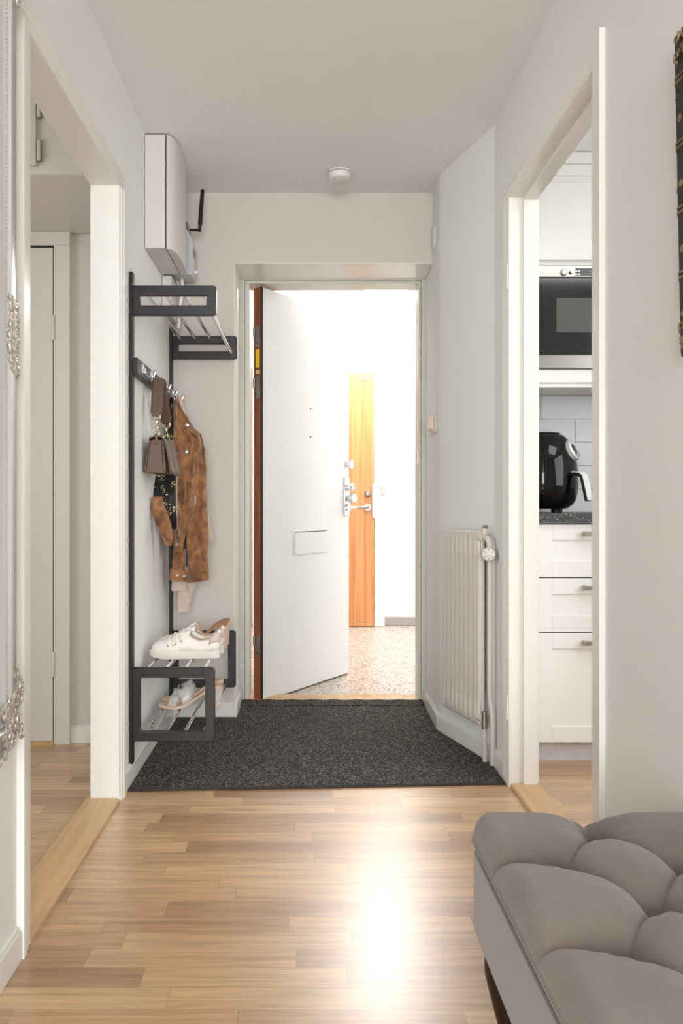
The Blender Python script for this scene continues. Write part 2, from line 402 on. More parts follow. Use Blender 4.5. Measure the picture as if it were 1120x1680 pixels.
# stairwell
struct(MB().box(-1.6, 2.6, 4.10, 6.75, -0.1, -0.002).build('floor_stairwell', M['terr']), 'speckled terrazzo floor of the stairwell')
struct(MB().box(-1.6, 2.6, 4.14, 6.75, 2.62, 2.7).build('ceiling_stairwell', M['stair']))
sw = MB().box(-1.6, 2.6, 6.63, 6.75, 0, 2.62)
struct(sw.build('wall_stairwell_back', M['stair']), 'bright white stairwell wall')
struct(MB().box(-1.7, -1.6, 4.14, 6.75, 0, 2.7).build('wall_stairwell_left', M['stair']))
struct(MB().box(2.55, 2.65, 4.14, 6.75, 0, 2.7).build('wall_stairwell_right', M['stair']))
ws = MB().box(-1.6, -0.336, 4.14, 4.2, 0, 2.7); ws.box(0.589, 2.6, 4.14, 4.2, 0, 2.7); ws.box(-0.336, 0.589, 4.14, 4.2, 2.089, 2.7)
struct(ws.build('wall_stairwell_front', M['stair']))
struct(MB().box(0.63, 2.55, 6.615, 6.63, 0, 0.07).build('baseboard_stairwell', M['grout'], bevel=0.003), 'grey stairwell skirting')

lm = empty('ceiling_lamp', (0.60, 6.18, 2.60), 'bright round ceiling lamp in the stairwell, just above the door opening', 'lamp')
MB().lathe([(0.17, -0.02), (0.17, 0.018)], (0.60, 6.18, 2.60), seg=40).build('base', M['stair'], lm, bevel=0.003)
lg_m = bpy.data.materials.new('lamp_glass'); lg_m.use_nodes = True; b_ = lg_m.node_tree.nodes['Principled BSDF']
b_.inputs['Emission Color'].default_value = (1, 0.98, 0.95, 1); b_.inputs['Emission Strength'].default_value = 165
MB().lathe([(0.0, -0.09), (0.08, -0.085), (0.135, -0.06), (0.155, -0.02)], (0.60, 6.18, 2.60), seg=40).build('glass_dome', lg_m, lm, smooth=True)

# baseboards
def base_poly(name, pts, t=0.013, h=0.072, side=1):
    b = MB()
    for (x0, y0), (x1, y1) in zip(pts[:-1], pts[1:]):
        d = Vector((x1-x0, y1-y0, 0)); n = Vector((-d.y, d.x, 0)).normalized()*t*side
        e = d.normalized()*t*0.4
        b.obox(Vector((x0, y0, 0)), d, n, (0, 0, h-0.008))
        b.obox(Vector((x0, y0, h-0.008)), d, n*0.65, (0, 0, 0.008))
    return struct(b.build(name, M['trim'], bevel=0.0015))
base_poly('baseboard_left_near', [(XL, -0.4), (XL, 1.74)], side=-1)
base_poly('baseboard_left_far', [(XL, 2.73), (XL, 3.733)], side=-1)
base_poly('baseboard_back', [(XL, 3.733), (-0.328, 3.733), (-0.328, 3.995)], side=-1)
base_poly('baseboard_right_far', [(XR, 2.885), (XR, 3.064), (0.5736, 3.52), (0.583, 3.995)], side=1)
base_poly('baseboard_right_near', [(XR, -0.4), (XR, 1.92)], side=1)
base_poly('baseboard_side_room', [(-0.96, 3.35), (-0.703, 3.35)], side=-1)

# left doorway (no leaf)
def casing_prof(x_in, x_out, y0, y1, sgn):
    # stepped casing in plan: from inner edge (y0, x_in) to outer edge (y1, x_out); sgn: direction into the hall
    d = y1-y0
    return [(XL if sgn > 0 else XR, y0), (x_in, y0), (x_in, y0+d*0.30), (x_in+sgn*0.004, y0+d*0.36), (x_in+sgn*0.004, y0+d*0.62),
            (x_out, y0+d*0.70), (x_out, y1), (XL if sgn > 0 else XR, y1)]
t1 = struct(empty('trim_1', (XL, 2.24, 0)), 'white painted doorway to the side room')
j = MB().box(-0.7035, -0.6125, 2.671, 2.70, 0, 2.0135); j.box(-0.7035, -0.6125, 1.78, 1.81, 0, 2.0135); j.box(-0.7035, -0.6125, 1.78, 2.70, 2.0135, 2.045)
j.build('jamb', M['trim'], t1, bevel=0.0015)
c = MB()
c.prism(casing_prof(-0.609, -0.600, 2.670, 2.728, 1), 0, 2.012)
c.prism(casing_prof(-0.609, -0.600, 1.811, 1.745, 1), 0, 2.012)
c.prism([(XL, 2.012), (-0.609, 2.012), (-0.609, 2.027), (-0.605, 2.030), (-0.605, 2.042), (-0.600, 2.046), (-0.600, 2.06), (XL, 2.06)], 1.745, 2.728, 'xz')
c.build('casing', M['trim'], t1, bevel=0.0012)
t = MB().prism([(-0.72, 0), (-0.608, 0), (-0.608, 0.008), (-0.614, 0.015), (-0.714, 0.015), (-0.72, 0.008)], 1.81, 2.671, 'xz')
struct(t.build('trim_2', M['oak']), 'oak threshold board between hall and side room')

# right doorway to the kitchen
t3 = struct(empty('trim_3', (XR, 2.4, 0)), 'white painted doorway to the kitchen')
j = MB()
for (a, b_) in ((2.815, 2.84), (1.955, 1.98)):
    j.box(0.699, 0.80, a, b_, 0, 2.029)
j.box(0.699, 0.80, 1.955, 2.84, 2.029, 2.06)
j.box(0.744, 0.792, 2.803, 2.8155, 0, 2.017); j.box(0.744, 0.792, 1.9795, 1.992, 0, 2.017); j.box(0.744, 0.792, 1.9795, 2.8155, 2.017, 2.0295)
j.build('jamb', M['trim'], t3, bevel=0.0015)
c = MB()
c.prism([(XR, 2.814), (0.696, 2.814), (0.694, 2.828), (0.694, 2.85), (0.690, 2.86), (0.690, 2.885), (XR, 2.885)], 0, 2.028)
c.box(0.690, XR, 1.93, 1.978, 0, 2.095)
c.prism([(XR, 2.028), (0.696, 2.028), (0.694, 2.042), (0.690, 2.046), (0.690, 2.06), (XR, 2.06)], 1.979, 2.885, 'xz')
c.build('casing', M['trim'], t3, bevel=0.0012)
for zc in (1.76, 0.275):
    h_ = MB().lathe([(0.0055, 0), (0.0055, 0.048)], (0.694, 2.826, zc-0.045), seg=12); h_.lathe([(0.0035, 0.048), (0.0035, 0.085)], (0.694, 2.826, zc-0.045), seg=12)
    h_.build('hinge', M['trim'], t3, smooth=True, label='white painted hinge pin')
t = MB().prism([(0.702, 0), (0.80, 0), (0.80, 0.015), (0.707, 0.015), (0.702, 0.010)], 1.98, 2.815, 'xz')
struct(t.build('trim_4', M['oak']), 'oak threshold board between hall and kitchen')

# entrance door: frame, leaf
d1 = struct(empty('door_1', (0.13, 4.05, 0)), 'open white entrance door with brown wooden edge')
f = MB()
f.box(-0.328, -0.300, 4.0, 4.14, 0, 2.085); f.box(-0.300, -0.277, 4.012, 4.14, 0, 2.056)
f.box(0.562, 0.583, 4.0, 4.14, 0, 2.085); f.box(0.551, 0.562, 4.012, 4.14, 0, 2.056)
f.box(-0.30, 0.562, 4.0, 4.14, 2.068, 2.085); f.box(-0.30, 0.562, 4.012, 4.14, 2.056, 2.068)
f.box(-0.308, -0.300, 3.996, 4.01, 0, 2.08); f.box(0.562, 0.568, 3.996, 4.01, 0, 2.08)
f.build('door_frame', M['frame'], d1, bevel=0.002)
MB().prism([(4.0, 0), (4.16, 0), (4.16, 0.012), (4.13, 0.018), (4.02, 0.018), (4.0, 0.012)], -0.328, 0.583, 'yz').build('threshold', M['oak'], d1, bevel=0.001)
MB().box(0.545, 0.552, 4.02, 4.05, 1.17, 1.24).build('strike_plate', M['steel'], d1, label='small steel striker on the right frame')
D0 = Vector((-0.2186, 4.02, 0)); d_ = Vector((0.5500, 0.8352, 0)).normalized(); n_ = Vector((d_.y, -d_.x, 0))
def LP(s, n, z): return D0+d_*s+n_*n+Vector((0, 0, z))
LT = 0.048
leaf = MB().obox(LP(0.0, -LT, 0.006), d_*0.845, n_*(LT-0.004), (0, 0, 2.037)).build('door_leaf', M['edgew'], d1, bevel=0.0015)
lf = MB().obox(LP(0.013, -0.004, 0.006), d_*0.832, n_*0.004, (0, 0, 2.037)).build('face_sheet', M['leafw'], leaf, bevel=0.001, label='smooth white inner face')
MB().obox(LP(-0.001, -0.006, 0.006), d_*0.0125, n_*0.0075, (0, 0, 2.037)).build('rubber_seal', M['seal'], leaf, bevel=0.002, label='black sealing strip')
for za, hole in ((1.802, 1), (1.55, 0), (0.277, 1)):
    hb = MB()
    pts = []
    for k in range(24):
        a = 2*PI*k/24; yy = math.cos(a)*0.012; zz = math.sin(a)*0.012
        pts.append((yy-0.024+0.0, za+zz+(0.043 if zz > 0 else -0.043)))
    # plate on the edge plane, outline in (n, z)
    vv = [LP(-0.0025, p[0], p[1]) for p in pts]+[LP(0.002, p[0], p[1]) for p in pts]
    hb.add(vv, [tuple(range(24)), tuple(range(24, 48))[::-1]]+[(i, (i+1) % 24, 24+(i+1) % 24, 24+i) for i in range(24)])
    hb.lathe([(0.006, 0), (0.006, 0.05)], LP(-0.002, -0.044, za-0.002), seg=12)
    h_ = hb.build('hinge', M['steel'], leaf, bevel=0.001, label='steel hinge plate on the wooden edge')
    if hole:
        MB().lathe([(0.0045, -0.0008), (0.0045, 0.0006)], LP(-0.0025, -0.024, za-0.036), tuple(d_), seg=12).build('screw', M['darkwood'], h_)
MB().obox(LP(-0.0012, -0.036, 1.649), d_*0.0015, n_*0.024, (0, 0, 0.088)).build('sticker', M['yellow'], leaf, label='yellow sticker on the door edge')
MB().obox(LP(-0.0012, -0.036, 1.618), d_*0.0015, n_*0.026, (0, 0, 0.018)).build('sticker', M['tan'], leaf, label='small tan label on the door edge')
for z in (1.487, 1.336):
    MB().lathe([(0.006, -0.001), (0.006, 0.0012)], LP(0.439, 0, z), tuple(n_), seg=16).build('peephole', M['disp'], leaf, label='small dark hole in the door face')
mf = MB().obox(LP(0.277, -0.001, 0.708), d_*0.335, n_*0.004, (0, 0, 0.131))
mf.build('mail_flap_frame', M['leafw'], leaf, bevel=0.001)
MB().obox(LP(0.287, 0.0028, 0.829), d_*0.31, n_*0.0012, (0, 0, 0.0035)).build('slot_gap', M['seal'], leaf)
MB().obox(LP(0.281, 0.003, 0.712), d_*0.325, n_*0.007, (0, 0, 0.116)).build('mail_flap', M['leafw'], leaf, bevel=0.002)
# lock set
lp = MB().obox(LP(0.785, 0, 0.908), d_*0.056, n_*0.010, (0, 0, 0.222)).build('lock_plate', M['chrome'], leaf, bevel=0.004)
MB().lathe([(0.022, 0), (0.024, 0.02), (0.024, 0.034), (0.018, 0.040)], LP(0.813, 0.010, 1.073), tuple(n_)).build('lock_knob', M['chrome'], lp, smooth=True)
MB().obox(LP(0.803, 0.045, 1.055), d_*0.018, n_*0.012, (0, 0, 0.036)).build('thumb_turn', M['nickel'], lp, bevel=0.003)
MB().lathe([(0.018, 0), (0.02, 0.014), (0.026, 0.03), (0.026, 0.045), (0.02, 0.05)], LP(0.813, 0.010, 1.01), tuple(n_)).build('lock_knob', M['chrome'], lp, smooth=True)
MB().tube([LP(0.813, 0.01, 0.958), LP(0.813, 0.05, 0.958), LP(0.808, 0.062, 0.958), LP(0.79, 0.066, 0.958), LP(0.70, 0.066, 0.956)], [0.009, 0.009, 0.01, 0.009, 0.008], 12).lathe([(0.02, 0), (0.02, 0.012)], LP(0.813, 0.01, 0.958), tuple(n_)).build('lever_handle', M['chrome'], lp, smooth=True)
uk = MB().lathe([(0.018, 0), (0.02, 0.01), (0.012, 0.014), (0.012, 0.03)], LP(0.815, 0, 1.205), tuple(n_)); uk.obox(LP(0.80, 0.03, 1.18), d_*0.03, n_*0.010, (0, 0, 0.05))
uk.build('door_guard', M['chrome'], leaf, bevel=0.003)

# neighbour's door across the stairwell
d2 = struct(empty('door_2', (0.1, 6.6, 0)), 'orange wooden door across the stairwell')
MB().box(-0.35, 0.545, 6.56, 6.61, 0.004, 2.028).build('door_leaf', M['teak'], d2, bevel=0.002)
j = MB().box(0.547, 0.63, 6.57, 6.628, 0, 2.032); j.box(-0.43, -0.352, 6.57, 6.628, 0, 2.032); j.box(-0.43, 0.63, 6.57, 6.628, 2.032, 2.09)
j.build('door_frame', M['stair'], d2, bevel=0.003)
MB().lathe([(0.026, 0), (0.026, 0.014), (0.02, 0.022), (0.012, 0.024)], (0.493, 6.56, 1.063), (0, -1, 0)).build('lock_cylinder', M['steel'], d2, smooth=True)
MB().tube([(0.493, 6.56, 0.957), (0.493, 6.50, 0.957), (0.48, 6.49, 0.957), (0.40, 6.49, 0.95)], 0.010, 12).lathe([(0.028, 0), (0.028, 0.010)], (0.493, 6.56, 0.957), (0, -1, 0)).build('lever_handle', M['steel'], d2, smooth=True)
MB().prism([(0.528, 0.88), (0.542, 0.868), (0.562, 0.868), (0.562, 1.15), (0.542, 1.15), (0.528, 1.138)], 6.545, 6.56, 'xz').build('edge_guard', M['silverp'], d2, bevel=0.002)
MB().box(0.455, 0.495, 6.553, 6.56, 1.972, 1.99).build('sign', M['white'], d2, label='tiny white plate at the top of the door')
o = MB().box(0.583+0.018, 0.583+0.044, 6.56, 6.57, 1.055, 1.13).build('bell_plate', M['nickel'], None, bevel=0.002)
tag(o, 'small grey bell plate beside the orange stairwell door', 'bell plate')

# closet door in the side room and overhead cupboard
d3 = struct(empty('door_3', (-1.3, 3.35, 0)), 'cream closet door in the side room')
MB().box(-1.62, -1.028, 3.325, 3.36, 0.012, 2.016).build('door_leaf', M['cream'], d3, bevel=0.002)
j = MB().box(-1.0225, -0.957, 3.318, 3.36, 0, 2.024); j.box(-1.70, -0.957, 3.318, 3.36, 2.024, 2.077); j.box(-1.70, -1.625, 3.318, 3.36, 0, 2.024)
j.box(-1.625, -1.02, 3.345, 3.36, 0, 2.03)
j.build('door_frame', M['cream'], d3, bevel=0.002)
MB().box(-1.625, -1.0225, 3.31, 3.35, 0, 0.012).build('threshold', M['oak'], d3)
MB().box(-1.029, -1.022, 3.333, 3.343, 0.012, 2.024).build('shadow_gap', M['seal'], d3, label='dark gap beside the closet door')
MB().box(-1.6, -1.026, 3.333, 3.343, 2.016, 2.024).build('shadow_gap', M['seal'], d3, label='dark gap above the closet door')
for zc in (1.69, 0.325):
    MB().lathe([(0.006, -0.05), (0.008, -0.046), (0.008, -0.001), (0.006, 0), (0.008, 0.001), (0.008, 0.046), (0.006, 0.05)], (-1.024, 3.318, zc), seg=12).build('hinge', M['cream'], d3, smooth=True)
oc = empty('overhead_cupboard', (-1.3, 3.05, 2.08), 'cream built-in cupboard above the closet door, seen through left doorway', 'cupboard')
MB().box(-2.69, -0.704, 2.747, 3.34, 2.077, 2.388).build('body', M['cream'], oc, bevel=0.002)
dd = MB().box(-1.5, -0.902, 2.733, 2.747, 2.104, 2.352).build('door', M['cream'], oc, bevel=0.002)
for zc in (2.30, 2.155):
    MB().lathe([(0.005, -0.034), (0.0065, -0.03), (0.0065, 0.03), (0.005, 0.034)], (-0.893, 2.735, zc), seg=10).build('hinge', M['cream'], dd, smooth=True)
    MB().box(-0.9, -0.882, 2.742, 2.747, zc-0.035, zc+0.035).build('hinge_plate', M['nickel'], dd)

# ------------------------------------------------------------------ door mat
mt = MB()
def mat_back(x):  return 3.99
poly = [(-0.602, 2.777), (0.69, 2.845), (0.688, 3.055), (0.558, 3.52), (0.566, 3.93), (-0.314, 3.93), (-0.314, 3.718), (-0.602, 3.718)]
mt.prism(poly, 0.0005, 0.009)
mo = empty('doormat', (0, 3.3, 0), 'large dark grey ribbed mat covering the hall floor before the entrance door', 'mat')
mt.build('carpet', M['mat'], mo, bevel=0.002)
rows = []
for k in range(12):
    y = 3.925+0.075*k/11; z = 0.009+0.010*(k/11)**2
    rows.append([(x_/40*(0.88)-0.314, y, z+0.0015*math.sin(x_*1.3)) for x_ in range(41)])
MB().sheet(rows).build('curled_edge', M['mat'], mo, smooth=True, solid=0.006)
bd = MB().obox((-0.602, 2.770, 0.0005), (1.292, 0.068, 0), (0, 0.008, 0), (0, 0, 0.0095)); bd.build('hem', M['matedge'], mo, bevel=0.002, label='dark bound edge')
# ------------------------------------------------------------------ ottoman
ot = empty('ottoman', (0.5, 1.1, 0), 'taupe velvet storage ottoman with deep button tufting in the foreground', 'ottoman')
OX0, OX1, OY0, OY1 = 0.282, 0.684, 0.40, 1.422
def rrect(x0, x1, y0, y1, r, n=6):
    pts = []
    for cx_, cy_, a0 in ((x1-r, y1-r, 0), (x0+r, y1-r, 90), (x0+r, y0+r, 180), (x1-r, y0+r, 270)):
        for k in range(n+1):
            a = math.radians(a0+90*k/n); pts.append((cx_+r*math.cos(a), cy_+r*math.sin(a)))
    return pts
MB().prism(rrect(OX0+0.005, OX1-0.006, OY0+0.006, OY1-0.006, 0.012), 0.239, 0.376).build('body', M['velvet2'], ot, bevel=0.004)
MB().prism(rrect(OX0+0.010, OX1-0.010, OY0+0.010, OY1-0.010, 0.012), 0.3755, 0.3815).build('lid_board', M['leatherd'], ot)
DA = [(0.391, 1.249-0.238*k) for k in range(4)]+[(0.577, 1.249-0.238*k) for k in range(4)]
DB = [(0.483, 1.365-0.238*k) for k in range(5)]
segs = []
for a in DA:
    for b_ in DB:
        if abs(a[1]-b_[1]) < 0.15: segs.append((a, b_))
    segs.append((a, ((OX0 if a[0] < 0.48 else OX1), a[1]-0.010)))
segs.append((DB[0], (0.477, OY1)))
def segd(px, py, a, b_):
    ax, ay = a; dx, dy = b_[0]-ax, b_[1]-ay
    t_ = max(0, min(1, ((px-ax)*dx+(py-ay)*dy)/(dx*dx+dy*dy)))
    # slight bow of the fold
    return math.hypot(px-ax-dx*t_, py-ay-dy*t_)
def lid_h(x, y):
    d = min(x-OX0, OX1-x, y-OY0, OY1-y); r = 0.030
    rc = 0.038
    for cx_ in (OX0+rc, OX1-rc):
        for cy_ in (OY0+rc, OY1-rc):
            if (x-cx_)*(1 if cx_ > 0.48 else -1) > 0 and (y-cy_)*(1 if cy_ > 0.9 else -1) > 0:
                d = min(d, rc-math.hypot(x-cx_, y-cy_))
    d = max(d, 0)
    e = math.sqrt(max(0, 1-(1-min(d/r, 1))**2))
    z = 0.401+0.023*e
    ds = min(segd(x, y, a, b_) for a, b_ in segs)
    dd_ = min(math.hypot(x-q[0], y-q[1]) for q in DA+DB)
    z += e*(0.015*(1-math.exp(-(ds/0.018)))+0.007*(1-math.exp(-(ds/0.05)**2))) - (0.3+0.7*e)*0.004*math.exp(-(ds/0.0030)**2)
    z -= e*0.044*math.exp(-(dd_/0.027)**1.25)
    # radiating small pleats round each dimple
    q = min(DA+DB, key=lambda q_: math.hypot(x-q_[0], y-q_[1]))
    an = math.atan2(y-q[1], x-q[0])
    z += e*0.0012*math.sin(an*11+q[1]*40)*math.exp(-((dd_-0.038)/0.018)**2)
    return z
def axis_pts(a, b_, st, r=0.03):
    pts = [a+r*(1-math.cos(PI/2*k/9)) for k in range(9)]
    n = int((b_-a-2*r)/st); pts += [a+r+(b_-a-2*r)*k/n for k in range(n+1)]
    pts += [b_-r*(1-math.cos(PI/2*k/9)) for k in range(8, -1, -1)]
    return pts
ux = axis_pts(OX0, OX1, 0.0042); uy = axis_pts(OY0, OY1, 0.0055)
def rc_clamp(x, y):
    rc = 0.038
    cx_ = OX0+rc if x < 0.48 else OX1-rc; cy_ = OY0+rc if y < 0.9 else OY1-rc
    dx = (x-cx_)*(1 if cx_ > 0.48 else -1); dy = (y-cy_)*(1 if cy_ > 0.9 else -1)
    if dx > 0 and dy > 0:
        m_ = max(dx, dy); h_ = math.hypot(dx, dy)
        if h_ > 1e-9: x = cx_+(x-cx_)*m_/h_; y = cy_+(y-cy_)*m_/h_
    return x, y
rows = []
for y in uy:
    r_ = []
    for x in ux:
        x2, y2 = rc_clamp(x, y); r_.append((x2, y2, lid_h(x2, y2)))
    rows.append(r_)
lid = MB().sheet(rows)
# skirt of the lid
nx, ny = len(ux), len(uy)
bi = [i for i in range(nx)]+[j_*nx+nx-1 for j_ in range(1, ny)]+[(ny-1)*nx+i for i in range(nx-2, -1, -1)]+[j_*nx for j_ in range(ny-2, 0, -1)]
prev = bi
for (ins, z) in ((-0.002, 0.400), (0.0, 0.394), (0.008, 0.3895)):
    cur = []
    for i in bi:
        x, y, _ = lid.v[i]; cxm, cym = (OX0+OX1)/2, (OY0+OY1)/2
        x2 = x-ins*(1 if x > cxm else -1)*min(1, abs(x-cxm)*8); y2 = y-ins*(1 if y > cym else -1)*min(1, abs(y-cym)*8)
        lid.v.append((x2, y2, z)); cur.append(len(lid.v)-1)
    n = len(bi)
    for k in range(n): lid.f.append((prev[k], prev[(k+1) % n], cur[(k+1) % n], cur[k]))
    prev = cur
lid.build('lid_cushion', M['velvet'], ot, smooth=True, angle=80, label='deep button-tufted lid')
for (lx, ly) in ((OX0+0.045, OY1-0.09), (OX1-0.045, OY1-0.09), (OX0+0.045, OY0+0.09), (OX1-0.045, OY0+0.09)):
    s_ = -1 if lx < 0.5 else 1; sy_ = 1 if ly > 0.9 else -1
    lg = MB(); rings = []
    for (z, r_, off) in ((0.2395, 0.032, 0.0), (0.225, 0.033, 0.004), (0.205, 0.029, 0.007), (0.18, 0.023, 0.007), (0.14, 0.018, 0.002), (0.09, 0.0135, -0.006), (0.05, 0.0115, -0.008), (0.025, 0.013, -0.003), (0.010, 0.018, 0.004), (0.0, 0.017, 0.005)):
        rings.append([(lx+s_*off+r_*math.cos(2*PI*k/16), ly+sy_*off*0.5+r_*math.sin(2*PI*k/16), z) for k in range(16)])
    lg.loft(rings).build('leg', M['darkwood'], ot, smooth=True)

# ------------------------------------------------------------------ coat and shoe rack
rk = empty('wall_rack', (-0.6, 3.28, 0.07), 'tall black wall rack with chrome rods for hats, coats and shoes', 'rack')
for y0 in (2.846, 3.690):
    u = MB().box(-0.6165, -0.603, y0, y0+0.034, 0.068, 1.782).build('upright', M['black'], rk, bevel=0.002)
    MB().lathe([(0.004, 0), (0.004, 0.002)], (-0.603, y0+0.017, 1.765), (1, 0, 0), 10).build('screw', M['nickel'], u)
def bracket(y, x1, z0, z1, th=0.034, tz=0.036):
    x0 = -0.604; r = 0.012
    out = []
    for cx_, cz_, a0 in ((x1-r, z1-r, 0), (x0+0.003, z1-0.003, 90), (x0+0.003, z0+0.003, 180), (x1-r, z0+r, 270)):
        rr = r if cx_ > x0+0.01 else 0.003
        for k in range(6):
            a = math.radians(a0+90*k/5); out.append((cx_+rr*math.cos(a), cz_+rr*math.sin(a)))
    inn = [(x1-th, z1-tz), (x0+0.026, z1-tz), (x0+0.026, z0+tz), (x1-th, z0+tz)]
    inner = []
    for i_ in range(4):
        for k in range(6):
            inner.append(inn[i_])
    b = MB(); n = len(out)
    t_ = 0.022
    vs_ = [(p[0], y, p[1]) for p in out]+[(p[0], y, p[1]) for p in inner]+[(p[0], y+t_, p[1]) for p in out]+[(p[0], y+t_, p[1]) for p in inner]
    fs_ = []
    for k in range(n):
        k2 = (k+1) % n
        q = [k, k2, n+k2, n+k]; q2 = [2*n+k, 3*n+k, 3*n+k2, 2*n+k2]
        fs_ += [tuple(q), tuple(q2), (k, 2*n+k, 2*n+k2, k2), (n+k, n+k2, 3*n+k2, 3*n+k)]
    b.add(vs_, fs_)
    me_fix = b
    o_ = me_fix.build('bracket', M['black'], rk)
    bm = bmesh.new(); bm.from_mesh(o_.data); bmesh.ops.remove_doubles(bm, verts=bm.verts, dist=1e-5)
    bmesh.ops.dissolve_degenerate(bm, edges=bm.edges, dist=1e-5); bmesh.ops.recalc_face_normals(bm, faces=bm.faces); bm.to_mesh(o_.data); bm.free()
    md = o_.modifiers.new('bevel', 'BEVEL'); md.width = 0.0025; md.segments = 2; md.limit_method = 'ANGLE'; md.angle_limit = math.radians(50)
    for p in o_.data.polygons: p.use_smooth = True
    o_.data.set_sharp_from_angle(angle=math.radians(35))
    return o_
def cap(parent, x, y, z):
    MB().lathe([(0.0085, 0), (0.0085, 0.0025), (0.0065, 0.0025), (0.0065, 0.001), (0.003, 0.001)], (x, y, z), (0, -1, 0), 20).build('end_cap', M['blackp'], parent)
RX = (-0.565, -0.498, -0.430, -0.362)
bu = bracket(2.852, -0.3125, 1.631, 1.735, tz=0.035); cap(bu, -0.565, 2.852, 1.722); cap(bu, -0.362, 2.852, 1.722); cap(bu, -0.334, 2.852, 1.652)
bl = bracket(2.852, -0.318, 0.146, 0.403, tz=0.035)
for x, z in ((-0.565, 0.388), (-0.362, 0.388), (-0.565, 0.162), (-0.362, 0.162)): cap(bl, x, 2.852, z)
bracket(3.700, -0.3125, 1.631, 1.735, tz=0.035); bracket(3.700, -0.318, 0.146, 0.403, tz=0.035)
def rod(x, z): MB().tube([(x, 2.872, z), (x, 3.702, z)], 0.0072, 16).build('rod', M['chrome'], rk, smooth=True)
for x in RX: rod(x, 1.718); rod(x, 0.386); rod(x, 0.163)
rod(-0.334, 1.650)
hr = MB().box(-0.603, -0.587, 2.850, 3.722, 1.427, 1.484).build('hook_rail', M['black'], rk, bevel=0.002)
for dz in (0.016, -0.012): MB().lathe([(0.003, 0), (0.003, 0.001)], (-0.587, 2.872, 1.457+dz), (1, 0, 0), 10).build('screw', M['nickel'], hr)
HY = (2.955, 3.120, 3.290, 3.455, 3.620)
for hy in HY:
    hk = MB()
    pts = [(-0.588, hy, 1.474), (-0.583, hy, 1.468), (-0.580, hy, 1.455), (-0.576, hy, 1.441), (-0.567, hy, 1.432), (-0.556, hy, 1.431), (-0.548, hy, 1.438), (-0.544, hy, 1.450)]
    hk.tube(pts, 0.0030, 10)
    hk.ball((-0.544, hy, 1.452), 0.0052, 10)
    hk.tube([(-0.558, hy, 1.431), (-0.557, hy, 1.416)], 0.0034, 8)
    hk.obox((-0.588, hy-0.009, 1.445), (0.004, 0, 0), (0, 0.018, 0), (0, 0, 0.034))
    hk.build('hook', M['chrome'], rk, smooth=True)

# ------------------------------------------------------------------ bag on the second hook
bg = empty('shoulder_bag', (-0.56, 3.15, 1.09), 'small brown leather bag with wide strap and gold clips hanging on the rack', 'bag')
BY0, BY1 = 3.075, 3.245
zt, zb_ = 1.218, 1.092
def bagsec(y, sh=0.0, sc=1.0):
    top = [(-0.600, zt-0.012), (-0.592, zt), (-0.540, zt), (-0.533, zt-0.010)]
    return [(-0.617+0.006, y, zb_+0.012), (-0.603, y, zb_), (-0.531, y, zb_-0.004), (-0.526, y, zb_+0.006), (-0.532+sh, y, zt-0.012), (-0.540+sh, y, zt), (-0.580+sh, y, zt+0.001), (-0.592+sh, y, zt-0.012)]
b = MB().loft([bagsec(BY0), bagsec(BY0+0.05), bagsec(BY1-0.05), bagsec(BY1)])
body = b.build('body', M['leather'], bg, bevel=0.004)
# piping of the gusset
gp = MB()
for (xa, za, xb, zb2) in ((-0.601, zb_+0.006, -0.583, zt-0.006), (-0.536, zb_+0.006, -0.542, zt-0.006)):
    gp.tube([(xa, BY0-0.001, za), (xb, BY0-0.001, zb2)], 0.0016, 6)
gp.build('piping', M['leatherd'], body, smooth=True)
# flap: over the top and flaring away from the front
rows = []
prof = [(-0.590, zt-0.006), (-0.583, zt+0.006), (-0.560, zt+0.010), (-0.540, zt+0.008), (-0.527, zt-0.004), (-0.517, zt-0.035), (-0.508, zt-0.075), (-0.500, zt-0.115), (-0.497, zt-0.134)]
for k in range(9):
    y = BY0-0.006+(BY1-BY0+0.012)*k/8
    rows.append([(p[0]+(0.004*math.sin(k*0.8))*(i/8)-0.012*(1-k/8)*(i/8), y, p[1]+0.004*(i/8)*math.cos(k*0.8)) for i, p in enumerate(prof)])
MB().sheet(rows).build('flap', M['leather'], bg, smooth=True, solid=0.004)
MB().box(-0.5255, -0.519, 3.15, 3.17, 1.118, 1.132).build('clasp', M['gold'], bg, bevel=0.002)
# strap: two hanging halves
def strap_half(x0, x1, y0, y1, z0, z1, wd0, wd1):
    rows = []
    for k in range(15):
        t_ = k/14; x = x0+(x1-x0)*t_; y = y0+(y1-y0)*t_; z = z0+(z1-z0)*t_; hw = (wd0+(wd1-wd0)*t_)/2
        if t_ > 0.9: hw *= 1-0.38*(t_-0.9)/0.1
        rows.append([(x+hw*q*0.92, y+hw*0.35*q, z) for q in (-1, -0.5, 0, 0.5, 1)])
    return rows
s1 = strap_half(-0.560, -0.561, 3.105, 3.070, 1.440, 1.302, 0.046, 0.046)
s2 = strap_half(-0.556, -0.553, 3.128, 3.245, 1.440, 1.290, 0.046, 0.046)
arc = []
for k in range(1, 8):
    a = PI*k/8; arc.append([(-0.5585+0.023*q*0.92, 3.1165-0.0115*math.cos(a)+0.023*0.35*q, 1.440+0.012*math.sin(a)) for q in (-1, -0.5, 0, 0.5, 1)])
MB().sheet(s1[::-1]+arc+s2).build('strap', M['leather'], bg, smooth=True, solid=0.003)
